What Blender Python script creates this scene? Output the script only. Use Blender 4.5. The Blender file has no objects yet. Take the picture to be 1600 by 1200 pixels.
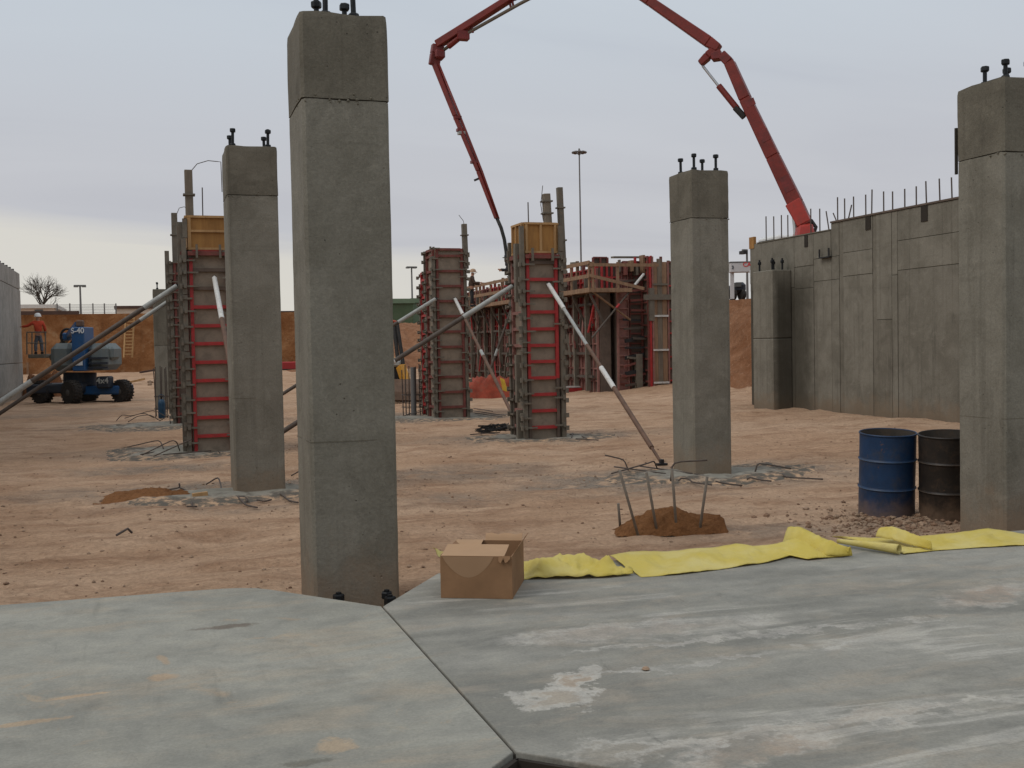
import bpy, bmesh, math, random
import numpy as np
from mathutils import Vector, Matrix

random.seed(7); rng = np.random.default_rng(11)
SC = bpy.context.scene
COL = SC.collection
R = math.radians

# ------------------------------------------------------------------ camera, sky, sun, exposure
CAMH, FPX, YAW, PITCH, ROLL = 1.86, 1720.0, R(18.03), R(1.93), R(1.1)
F = Vector((math.sin(YAW)*math.cos(PITCH), math.cos(YAW)*math.cos(PITCH), -math.sin(PITCH)))
R0 = Vector((math.cos(YAW), -math.sin(YAW), 0)); U0 = R0.cross(F)
RT = R0*math.cos(ROLL) - U0*math.sin(ROLL)
UP = R0*math.sin(ROLL) + U0*math.cos(ROLL)
CAM = Vector((0, 0, CAMH))
cam = bpy.data.objects.new('camera', bpy.data.cameras.new('camera')); COL.objects.link(cam)
m = Matrix((RT, UP, -F)).transposed().to_4x4(); m.translation = CAM
cam.matrix_world = m
cam.data.sensor_width = 36; cam.data.lens = 36*FPX/1600
cam.data.clip_start = .05; cam.data.clip_end = 3000
SC.camera = cam

SUN_EL, SUN_AZ = R(46), R(-100)          # azimuth measured from +Y towards +X: the light comes from the left, slightly behind
w = bpy.data.worlds.new('World'); SC.world = w; w.use_nodes = True
nt = w.node_tree; nt.nodes.clear()
def wn(t, **k):
    n = nt.nodes.new(t)
    for a, v in k.items(): setattr(n, a, v)
    return n
L = nt.links.new
out = wn('ShaderNodeOutputWorld')
sky = wn('ShaderNodeTexSky', sky_type='NISHITA', sun_disc=False)
sky.sun_elevation = SUN_EL; sky.sun_rotation = SUN_AZ
bg1 = wn('ShaderNodeBackground'); bg1.inputs[1].default_value = .07
L(sky.outputs[0], bg1.inputs[0])
tc = wn('ShaderNodeTexCoord'); sep = wn('ShaderNodeSeparateXYZ'); L(tc.outputs['Generated'], sep.inputs[0])
def wm(op, a, b=None, c=None):
    n = wn('ShaderNodeMath', operation=op)
    for i, v in enumerate((a, b, c)):
        if v is None: continue
        if isinstance(v, (int, float)): n.inputs[i].default_value = v
        else: L(v, n.inputs[i])
    return n.outputs[0]
zc = wm('MAXIMUM', sep.outputs[2], 0.0)
den = wm('ADD', zc, .10)
cx = wm('DIVIDE', sep.outputs[0], den); cy = wm('DIVIDE', sep.outputs[1], den)
cmb = wn('ShaderNodeCombineXYZ'); L(cx, cmb.inputs[0]); L(cy, cmb.inputs[1])
mp = wn('ShaderNodeMapping'); L(cmb.outputs[0], mp.inputs[0])
mp.inputs['Rotation'].default_value = (0, 0, R(20)); mp.inputs['Scale'].default_value = (.22, .75, 1)
n1 = wn('ShaderNodeTexNoise'); n1.inputs['Scale'].default_value = 1.3; n1.inputs['Detail'].default_value = 5; n1.inputs['Roughness'].default_value = .5
n1.inputs['Distortion'].default_value = .6
L(mp.outputs[0], n1.inputs['Vector'])
# cloud base: blue-grey ceiling, brighter towards the zenith as an overcast sky is; a cream clear strip low over the horizon
def ramp(fac, stops, interp='EASE'):
    n = wn('ShaderNodeValToRGB'); cr = n.color_ramp; cr.interpolation = interp
    while len(cr.elements) < len(stops): cr.elements.new(.5)
    for e, (p, c) in zip(cr.elements, stops): e.position = p; e.color = (*c, 1)
    L(fac, n.inputs[0]); return n.outputs[0]
ceil_c = ramp(zc, [(0.0, (.60, .59, .60)), (.12, (.565, .57, .605)), (.33, (.585, .64, .70)), (1.0, (.92, .95, 1.0))])
strk = ramp(n1.outputs[0], [(.30, (.93, .93, .945)), (.52, (1, 1, 1)), (.72, (1.04, 1.04, 1.035))])
mul = wn('ShaderNodeMix', data_type='RGBA', blend_type='MULTIPLY'); mul.inputs[0].default_value = 1
L(ceil_c, mul.inputs[6]); L(strk, mul.inputs[7])
# the strip's upper edge wanders with the cloud noise and sinks to the right (+X)
slope = wm('MULTIPLY_ADD', sep.outputs[0], -.085, .105)
wob = wm('MULTIPLY_ADD', n1.outputs[0], .05, -.025)
edge = wm('ADD', slope, wob)
dlt = wm('SUBTRACT', edge, sep.outputs[2])
msk = wm('MULTIPLY_ADD', dlt, 45.0, .5); mcl = wn('ShaderNodeClamp'); L(msk, mcl.inputs[0])
mixs = wn('ShaderNodeMix', data_type='RGBA'); fd = wn('ShaderNodeMapRange'); fd.interpolation_type = 'SMOOTHSTEP'; L(sep.outputs[0], fd.inputs[0]); fd.inputs[1].default_value = .08; fd.inputs[2].default_value = .62; fd.inputs[3].default_value = .85; fd.inputs[4].default_value = .18
L(wm('MULTIPLY', mcl.outputs[0], fd.outputs[0]), mixs.inputs[0]); L(mul.outputs[2], mixs.inputs[6])
mixs.inputs[7].default_value = (.74, .71, .64, 1)
bg2 = wn('ShaderNodeBackground'); bg2.inputs[1].default_value = .99; L(mixs.outputs[2], bg2.inputs[0])
ms = wn('ShaderNodeMixShader'); ms.inputs[0].default_value = .93
L(bg1.outputs[0], ms.inputs[1]); L(bg2.outputs[0], ms.inputs[2]); L(ms.outputs[0], out.inputs[0])

sd = bpy.data.lights.new('sun', 'SUN'); sd.energy = 1.0; sd.angle = R(25); sd.color = (1, .95, .88)
so = bpy.data.objects.new('sun', sd); COL.objects.link(so)
sv = Vector((math.sin(SUN_AZ)*math.cos(SUN_EL), math.cos(SUN_AZ)*math.cos(SUN_EL), math.sin(SUN_EL)))
so.rotation_euler = sv.to_track_quat('Z', 'Y').to_euler()
SC.view_settings.view_transform = 'Standard'; SC.view_settings.look = 'None'
SC.view_settings.exposure = 0.0; SC.view_settings.gamma = 1; SC.view_settings.use_curve_mapping = False

# ------------------------------------------------------------------ measuring helpers (photograph pixel -> place)
def ray(px, py): return F + RT*((px-800)/FPX) - UP*((py-600)/FPX)
def at(px, py, d): return CAM + ray(px, py)*d                      # at a distance along the view axis
def onz(px, py, z=0.0):
    r = ray(px, py); return CAM + r*((z-CAMH)/r.z)
def onx(px, py, X):
    r = ray(px, py); return CAM + r*(X/r.x)
def ony(px, py, Y):
    r = ray(px, py); return CAM + r*(Y/r.y)

# ------------------------------------------------------------------ numpy value noise
_tab = rng.random((256, 256))
def vnoise(x, y):
    x = np.asarray(x, float); y = np.asarray(y, float)
    xi = np.floor(x).astype(int); yi = np.floor(y).astype(int); fx = x-xi; fy = y-yi
    fx = fx*fx*(3-2*fx); fy = fy*fy*(3-2*fy)
    a = _tab[xi & 255, yi & 255]; b = _tab[(xi+1) & 255, yi & 255]; c = _tab[xi & 255, (yi+1) & 255]; d = _tab[(xi+1) & 255, (yi+1) & 255]
    return (a*(1-fx)+b*fx)*(1-fy)+(c*(1-fx)+d*fx)*fy-.5
def fbm(x, y, o=4):
    s = 0; a = 1
    for i in range(o):
        s = s+a*vnoise(x*2**i+17*i, y*2**i+31*i); a *= .5
    return s

# ------------------------------------------------------------------ material helpers
class NT:
    def __init__(s, name):
        s.m = bpy.data.materials.new(name); s.m.use_nodes = True; s.t = s.m.node_tree
        s.b = s.t.nodes['Principled BSDF']; s.pos = s.n('ShaderNodeNewGeometry').outputs['Position']
    def n(s, t, **k):
        n = s.t.nodes.new(t)
        for a, v in k.items(): setattr(n, a, v)
        return n
    def put(s, sock, v):
        if v is None: return
        if hasattr(v, 'is_output'): s.t.links.new(v, sock)
        elif isinstance(v, tuple) and len(v) == 3 and sock.type == 'RGBA': sock.default_value = (*v, 1)
        else: sock.default_value = v
    def math(s, op, a, b=None, c=None):
        n = s.n('ShaderNodeMath', operation=op)
        for i, v in enumerate((a, b, c)): s.put(n.inputs[i], v)
        return n.outputs[0]
    def map(s, scale=(1, 1, 1), rot=(0, 0, 0), loc=(0, 0, 0), v=None):
        n = s.n('ShaderNodeMapping'); s.put(n.inputs[0], v if v is not None else s.pos)
        n.inputs['Scale'].default_value = scale; n.inputs['Rotation'].default_value = rot; n.inputs['Location'].default_value = loc
        return n.outputs[0]
    def noise(s, scale, detail=4, rough=.55, v=None, dist=0):
        n = s.n('ShaderNodeTexNoise'); s.put(n.inputs['Vector'], v if v is not None else s.pos)
        n.inputs['Scale'].default_value = scale; n.inputs['Detail'].default_value = detail; n.inputs['Roughness'].default_value = rough
        n.inputs['Distortion'].default_value = dist
        return n.outputs[0]
    def vor(s, scale, v=None, feature='F1'):
        n = s.n('ShaderNodeTexVoronoi', feature=feature); s.put(n.inputs['Vector'], v if v is not None else s.pos)
        n.inputs['Scale'].default_value = scale; return n.outputs['Distance']
    def step(s, f, lo, hi):
        n = s.n('ShaderNodeMapRange'); n.interpolation_type = 'SMOOTHSTEP'; s.put(n.inputs[0], f)
        n.inputs[1].default_value = lo; n.inputs[2].default_value = hi; return n.outputs[0]
    def mix(s, f, a, b, blend='MIX'):
        n = s.n('ShaderNodeMix', data_type='RGBA', blend_type=blend); s.put(n.inputs[0], f); s.put(n.inputs[6], a); s.put(n.inputs[7], b)
        return n.outputs[2]
    def ramp(s, f, stops):
        n = s.n('ShaderNodeValToRGB'); cr = n.color_ramp
        while len(cr.elements) < len(stops): cr.elements.new(.5)
        for e, (p, c) in zip(cr.elements, stops): e.position = p; e.color = (*c, 1)
        s.put(n.inputs[0], f); return n.outputs[0]
    def bump(s, h, strength=.3, dist=.02, nrm=None):
        n = s.n('ShaderNodeBump'); n.inputs['Strength'].default_value = strength; n.inputs['Distance'].default_value = dist
        s.put(n.inputs['Height'], h); s.put(n.inputs['Normal'], nrm); return n.outputs[0]
    def fin(s, color, rough=.8, nrm=None, metal=0, spec=.3):
        s.put(s.b.inputs['Base Color'], color); s.put(s.b.inputs['Roughness'], rough); s.put(s.b.inputs['Metallic'], metal)
        s.b.inputs['Specular IOR Level'].default_value = spec
        if nrm is not None: s.put(s.b.inputs['Normal'], nrm)
        return s.m

def concrete(name, a, b, wet=None, pits=1.0, grain=.12, splash=True):
    s = NT(name)
    big = s.noise(1.5, 7, .66, dist=.6)
    c = s.mix(s.step(big, .34, .64), a, b)
    st = s.noise(1.0, 5, .65, v=s.map((8, 8, .30)), dist=.3)
    c = s.mix(s.math('MULTIPLY', s.step(st, .50, .74), .50), c, tuple(x*.66 for x in a))
    bl = s.noise(4.2, 6, .7, dist=.4)
    c = s.mix(s.math('MULTIPLY', s.step(bl, .54, .70), .42), c, tuple(min(1, x*1.28) for x in b))
    dk = s.noise(2.1, 6, .7, v=s.map((1.3, 1.3, .8), loc=(5, 2, 9)), dist=.7)
    c = s.mix(s.math('MULTIPLY', s.step(dk, .55, .70), .38), c, tuple(x*.62 for x in a))
    # faint horizontal lift and form-sheet marks
    wv = s.noise(1.0, 3, .6, v=s.map((.6, .6, 9)))
    c = s.mix(s.math('MULTIPLY', s.step(wv, .60, .72), .22), c, tuple(x*.7 for x in a))
    fine = s.noise(55, 4, .75)
    c = s.mix(1.0, c, s.ramp(fine, [(.25, (1-grain*1.9,)*3), (.75, (1+grain*1.2,)*3)]), 'MULTIPLY')
    v = s.vor(15); pm = s.noise(2.6, 3)
    pit = s.math('MULTIPLY', s.math('SUBTRACT', 1.0, s.step(v, .05, .12)), s.step(pm, .46, .62))
    c = s.mix(s.math('MULTIPLY', pit, .75*pits), c, tuple(x*.28 for x in a))
    if splash:                       # mud splashed up from the ground
        sp = s.n('ShaderNodeSeparateXYZ'); s.put(sp.inputs[0], s.pos)
        hgt = s.math('ADD', sp.outputs[2], s.math('MULTIPLY', s.math('SUBTRACT', s.noise(3.0, 7, .75), .5), 1.1))
        c = s.mix(s.math('MULTIPLY', s.math('SUBTRACT', 1.0, s.step(hgt, .02, .55)), .55), c, (.24, .165, .105))
    if wet: c = wet(s, c)
    h = s.math('ADD', s.math('MULTIPLY', fine, .35), s.math('ADD', s.math('MULTIPLY', s.noise(12, 6, .65), .9), s.math('MULTIPLY', pit, -1.0*pits)))
    return s.fin(c, .9, s.bump(h, .6, .014), spec=.2)

def plain(name, col, rough=.6, var=.25, scale=3.0, dirt=None, metal=0, bump=.15, spec=.35, amt=.5, scuff=None):
    s = NT(name)
    n = s.noise(scale, 5, .65)
    c = s.mix(1.0, col, s.ramp(n, [(.25, (1-var,)*3), (.75, (1+var*.6,)*3)]), 'MULTIPLY')
    if scuff:
        c = s.mix(s.math('MULTIPLY', s.step(s.noise(9, 6, .75, dist=1.2), .62, .68), .7), c, scuff)
        sp = s.n('ShaderNodeSeparateXYZ'); s.put(sp.inputs[0], s.pos)
        hg = s.math('ADD', sp.outputs[2], s.math('MULTIPLY', s.math('SUBTRACT', s.noise(8, 6, .7), .5), .4))
        c = s.mix(s.math('MULTIPLY', s.math('SUBTRACT', 1.0, s.step(hg, .02, .28)), .6), c, (.2, .13, .085))
    if dirt:
        d = s.noise(scale*2.3, 6, .7, dist=.5)
        c = s.mix(s.math('MULTIPLY', s.step(d, .45, .72), amt), c, dirt)
    return s.fin(c, rough, s.bump(s.noise(scale*12, 4, .65), bump, .006), metal, spec)

def wood(name, col, dark):
    s = NT(name)
    g = s.noise(1.0, 5, .65, v=s.map((9, 9, 1.2)), dist=.3)
    c = s.mix(s.step(g, .35, .7), col, dark)
    c = s.mix(s.math('MULTIPLY', s.step(s.noise(3, 4), .5, .75), .35), c, tuple(x*.6 for x in dark))
    return s.fin(c, .75, s.bump(g, .15, .004))

M = {}
WX = 16.9                                   # inner face of the right-hand wall
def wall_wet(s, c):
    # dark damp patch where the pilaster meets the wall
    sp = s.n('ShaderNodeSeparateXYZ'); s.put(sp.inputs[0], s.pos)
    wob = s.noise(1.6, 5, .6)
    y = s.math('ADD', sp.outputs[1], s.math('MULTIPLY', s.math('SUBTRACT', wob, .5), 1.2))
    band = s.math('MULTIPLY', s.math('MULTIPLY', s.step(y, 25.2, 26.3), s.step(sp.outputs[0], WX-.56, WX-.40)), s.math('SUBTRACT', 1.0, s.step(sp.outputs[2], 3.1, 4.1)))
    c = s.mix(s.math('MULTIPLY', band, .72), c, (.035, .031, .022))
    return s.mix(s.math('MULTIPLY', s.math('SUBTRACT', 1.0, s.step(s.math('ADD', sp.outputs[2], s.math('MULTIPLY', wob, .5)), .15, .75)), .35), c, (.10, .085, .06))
M['conc'] = concrete('column_concrete', (.172, .158, .126), (.222, .206, .168))
M['cap'] = concrete('column_cap_concrete', (.122, .109, .084), (.166, .149, .116))
M['wall'] = concrete('wall_concrete', (.150, .137, .109), (.198, .182, .148), wet=wall_wet)
M['wall_b'] = concrete('wall_concrete_pale', (.162, .148, .118), (.212, .195, .158), wet=wall_wet)
M['wall_d'] = concrete('wall_concrete_dark', (.132, .119, .093), (.178, .162, .130), wet=wall_wet)
M['leftwall'] = concrete('left_wall_concrete', (.27, .26, .235), (.35, .335, .305))
M['groove'] = plain('joint_stain', (.055, .047, .035), .9)
M['steel'] = plain('form_steel', (.145, .127, .098), .7, .35, 5, (.16, .10, .065), bump=.3)
M['dsteel'] = plain('dark_steel', (.028, .028, .03), .55, .3, 12, (.06, .05, .04), metal=.4)
M['bolt'] = plain('bolt_steel', (.018, .020, .022), .5, .3, 30, metal=.5)
M['red'] = plain('red_form_paint', (.36, .026, .026), .5, .3, 6, (.20, .07, .055), amt=.4)
M['dred'] = plain('dusty_red_form_paint', (.175, .048, .038), .75, .4, 6, (.15, .095, .07), amt=.65)
M['pink'] = plain('faded_pink_form_paint', (.27, .12, .10), .75, .35, 5, (.20, .15, .115), amt=.7)
M['ply'] = plain('form_plywood', (.25, .20, .15), .85, .3, 2.5, (.13, .105, .08), amt=.6)
M['plyd'] = plain('old_form_plywood', (.12, .088, .068), .85, .3, 2.5, (.07, .055, .042), amt=.6)
M['osb'] = wood('new_plywood', (.34, .175, .052), (.26, .125, .038))
M['lumber'] = wood('pale_lumber', (.42, .255, .115), (.33, .19, .08))
M['olumber'] = wood('weathered_lumber', (.27, .165, .098), (.18, .11, .066))
M['gwood'] = wood('grey_wood', (.19, .155, .115), (.13, .105, .08))
M['rust'] = plain('rusty_pipe', (.135, .075, .048), .7, .4, 7, (.08, .06, .045), bump=.3)
M['dpipe'] = plain('dark_pipe', (.075, .058, .046), .65, .35, 6, (.12, .085, .06))
M['white'] = plain('white_sleeve', (.58, .57, .54), .5, .2, 9, (.30, .25, .19))
M['gsleeve'] = plain('galvanised_sleeve', (.33, .34, .32), .5, .25, 8, (.20, .18, .15))
M['rebar'] = plain('rebar_steel', (.085, .066, .055), .75, .35, 20)
M['grebar'] = plain('grey_rod', (.17, .145, .115), .65, .25, 15, (.16, .10, .06))
M['pumpred'] = plain('pump_red_paint', (.17, .020, .014), .5, .35, 2.2, (.085, .022, .018), spec=.35)
M['pumpred2'] = plain('pump_bright_red_paint', (.33, .026, .016), .45, .3, 2.2, (.16, .04, .03), spec=.5)
M['pumpdark'] = plain('pump_dark_red', (.16, .022, .02), .5, .4, 2.2, (.04, .02, .018))
M['rubber'] = plain('black_rubber', (.018, .017, .016), .7, .3, 8, (.06, .05, .04))
M['chrome'] = plain('ram_steel', (.45, .46, .47), .3, .1, 8, metal=.7)
M['blue'] = plain('drum_blue_paint', (.009, .034, .088), .5, .45, 3, (.045, .045, .05), bump=.35, spec=.35, amt=.6, scuff=(.14, .075, .04))
M['black'] = plain('drum_black_paint', (.018, .014, .011), .5, .4, 4, (.055, .035, .022), bump=.3, amt=.6, scuff=(.12, .06, .03))
M['inblue'] = plain('drum_inside', (.06, .05, .04), .8, .4, 6, (.10, .06, .035))
M['bandb'] = plain('drum_hoop_worn_blue', (.035, .075, .15), .5, .3, 18, (.13, .14, .15), amt=.6)
M['bandk'] = plain('drum_hoop_worn_black', (.06, .047, .036), .55, .3, 18, (.15, .10, .07), amt=.6)
M['card'] = plain('cardboard', (.27, .155, .083), .85, .22, 4, (.21, .12, .064), bump=.05, spec=.15)
M['cardin'] = plain('cardboard_inside', (.42, .27, .16), .85, .1, 2.5, bump=.05, spec=.15)
M['tape'] = plain('packing_tape', (.315, .192, .108), .32, .06, 6, bump=.02, spec=.5)
M['liftblue'] = plain('lift_blue_paint', (.014, .072, .19), .45, .2, 3, (.05, .08, .12), spec=.4)
M['liftgrey'] = plain('lift_grey_cover', (.13, .155, .155), .6, .15, 3, (.20, .17, .13))
M['liftdark'] = plain('lift_dark_chassis', (.018, .024, .035), .6, .3, 3, (.05, .04, .03))
M['tyre'] = plain('tyre_rubber', (.022, .020, .018), .9, .4, 8, (.11, .075, .05), bump=.5)
M['rim'] = plain('tyre_rim', (.06, .06, .058), .6, .3, 8, (.12, .09, .06))
M['letter'] = plain('white_lettering', (.55, .57, .58), .5, .05)
M['redletter'] = plain('red_lettering', (.55, .03, .03), .5, .05)
M['yellowarm'] = plain('machine_yellow', (.50, .24, .03), .5, .3, 4, (.2, .12, .05))
M['bucket'] = plain('bucket_steel', (.105, .062, .038), .7, .4, 3, (.16, .09, .05))
M['beige'] = plain('beige_render', (.52, .40, .31), .9, .1, .5)
M['pale'] = plain('pale_render', (.55, .47, .385), .9, .1, .5)
M['roofdark'] = plain('dark_roof_edge', (.085, .05, .038), .9, .3, 1)
M['glassd'] = plain('dark_window', (.05, .05, .05), .15, .2, 3, spec=.6)
M['greenb'] = plain('green_cladding', (.075, .115, .06), .8, .25, .6, (.12, .12, .075))
M['greenroof'] = plain('green_roof', (.15, .21, .135), .8, .2, .6)
M['bark'] = plain('bare_bark', (.055, .042, .032), .95, .3, 4)
M['pole'] = plain('grey_pole', (.14, .135, .13), .6, .15, 3)
M['skin'] = plain('skin', (.36, .18, .11), .6, .1)
M['orange'] = plain('orange_jacket', (.50, .062, .026), .85, .25, 9, (.17, .03, .02))
M['denim'] = plain('denim', (.12, .13, .15), .9, .25, 9)
M['helmet'] = plain('white_helmet', (.75, .75, .73), .4, .05)
M['darkcloth'] = plain('dark_clothes', (.022, .022, .024), .9, .3, 9)
M['browncloth'] = plain('brown_clothes', (.075, .05, .036), .9, .3, 9)
M['tanhat'] = plain('tan_hat', (.40, .27, .18), .8, .1)
M['vehwhite'] = plain('vehicle_white', (.62, .62, .60), .4, .1, 2, spec=.5)
M['signwhite'] = plain('sign_white', (.48, .47, .465), .6, .1, 1)
M['gascyl'] = plain('gas_cylinder_blue', (.012, .055, .11), .5, .2, 8, (.05, .05, .05))
M['net'] = plain('orange_netting', (.50, .075, .03), .8, .4, 5, (.28, .10, .05), bump=.5)
M['net2'] = plain('dusty_orange_netting', (.26, .045, .022), .9, .5, 3, (.20, .085, .05), bump=.8)
M['rag'] = plain('yellow_rag', (.62, .40, .05), .8, .2, 9)
M['blackboard'] = plain('dark_form_board', (.028, .022, .016), .9, .3, 4)
M['redtank'] = plain('red_barrier', (.33, .03, .03), .6, .2, 4)

def yellow_mat():
    s = NT('yellow_sheeting')
    c = s.mix(s.step(s.noise(2.6, 5, .6), .35, .7), (.66, .53, .10), (.72, .62, .23))
    c = s.mix(s.math('MULTIPLY', s.step(s.noise(7, 6, .7), .56, .75), .35), c, (.45, .34, .18))
    mm = s.fin(c, .55, s.bump(s.math('ADD', s.noise(7, 6, .65, dist=.8), s.math('MULTIPLY', s.noise(26, 5, .7, dist=1.2), .35)), .7, .02), spec=.35)
    tr = s.n('ShaderNodeBsdfTranslucent'); tr.inputs[0].default_value = (.75, .58, .05, 1)
    mx = s.n('ShaderNodeMixShader'); mx.inputs[0].default_value = .22
    o = s.t.nodes['Material Output']
    s.t.links.new(s.b.outputs[0], mx.inputs[1]); s.t.links.new(tr.outputs[0], mx.inputs[2]); s.t.links.new(mx.outputs[0], o.inputs[0])
    return mm
M['yellow'] = yellow_mat()

def soil(name, a, b, c3, grav=False, tracks=True):
    s = NT(name)
    big = s.noise(.22, 6, .6, dist=.6); mid = s.noise(1.4, 6, .62, v=s.map((.55, 1.2, 1), rot=(0, 0, R(12)))); fine = s.noise(22, 5, .7)
    c = s.mix(s.step(big, .34, .66), a, b)
    c = s.mix(s.math('MULTIPLY', s.step(mid, .44, .68), .85), c, c3)
    pale = s.noise(3.2, 5, .6, v=s.map((.35, 1.5, 1), rot=(0, 0, R(8)), loc=(3, 1, 0)))
    c = s.mix(s.math('MULTIPLY', s.step(pale, .54, .72), .5), c, tuple(min(1, x*1.22) for x in b))
    c = s.mix(1.0, c, s.ramp(fine, [(.25, (.72, .70, .68)), (.55, (1, 1, 1)), (.8, (1.18, 1.18, 1.18))]), 'MULTIPLY')
    cl = s.vor(9.0, v=s.map((1, 1, 1))); cm = s.noise(.9, 3)
    clod = s.math('MULTIPLY', s.math('SUBTRACT', 1.0, s.step(cl, .05, .22)), s.step(cm, .48, .62))
    c = s.mix(s.math('MULTIPLY', clod, .35), c, tuple(x*.5 for x in c3))
    if grav:
        at_ = s.n('ShaderNodeAttribute'); at_.attribute_name = 'gravel'
        g = s.math('MULTIPLY', at_.outputs['Fac'], s.step(s.noise(2.2, 6, .7), .31, .54))
        gc = s.mix(s.step(s.vor(26), .1, .5), (.075, .067, .056), (.21, .19, .16))
        c = s.mix(g, c, gc)
        ab = s.n('ShaderNodeAttribute'); ab.attribute_name = 'bank'
        rc_ = s.mix(s.step(s.noise(.9, 6, .65, dist=.7), .36, .66), (.20, .088, .042), (.29, .145, .078))
        rc_ = s.mix(s.math('MULTIPLY', s.step(s.noise(2.5, 6, .7), .5, .72), .6), rc_, (.13, .056, .027))
        c = s.mix(s.step(s.math('ADD', ab.outputs['Fac'], s.math('MULTIPLY', s.math('SUBTRACT', s.noise(2, 5), .5), .6)), .4, .6), c, rc_)
    rg = s.noise(6.5, 7, .72, dist=.4)
    c = s.mix(s.math('MULTIPLY', s.step(rg, .52, .70), .42), c, tuple(x*.62 for x in c3))
    c = s.mix(s.math('MULTIPLY', s.step(s.noise(8.5, 6, .7, v=s.map(loc=(7, 1, 0))), .56, .72), .35), c, tuple(min(1, x*1.2) for x in b))
    h = s.math('ADD', s.math('MULTIPLY', fine, .45), s.math('ADD', s.math('MULTIPLY', rg, 1.5), s.math('MULTIPLY', clod, .7)))
    if tracks:
        tr = s.noise(1.0, 4, .6, v=s.map((.5, 5, 1), rot=(0, 0, R(-14))), dist=.4)
        h = s.math('ADD', h, s.math('MULTIPLY', tr, 1.2))
        c = s.mix(s.math('MULTIPLY', s.step(tr, .52, .72), .28), c, tuple(x*.62 for x in c3))
    return s.fin(c, .95, s.bump(h, .95, .06), spec=.1)
M['soil'] = soil('sandy_soil', (.455, .292, .184), (.545, .376, .254), (.345, .207, .126), True)
M['redsoil'] = soil('red_soil', (.21, .092, .044), (.27, .128, .066), (.15, .064, .03), False, False)
M['mound'] = soil('brown_soil', (.20, .090, .036), (.26, .122, .052), (.145, .062, .026), False, False)

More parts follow.
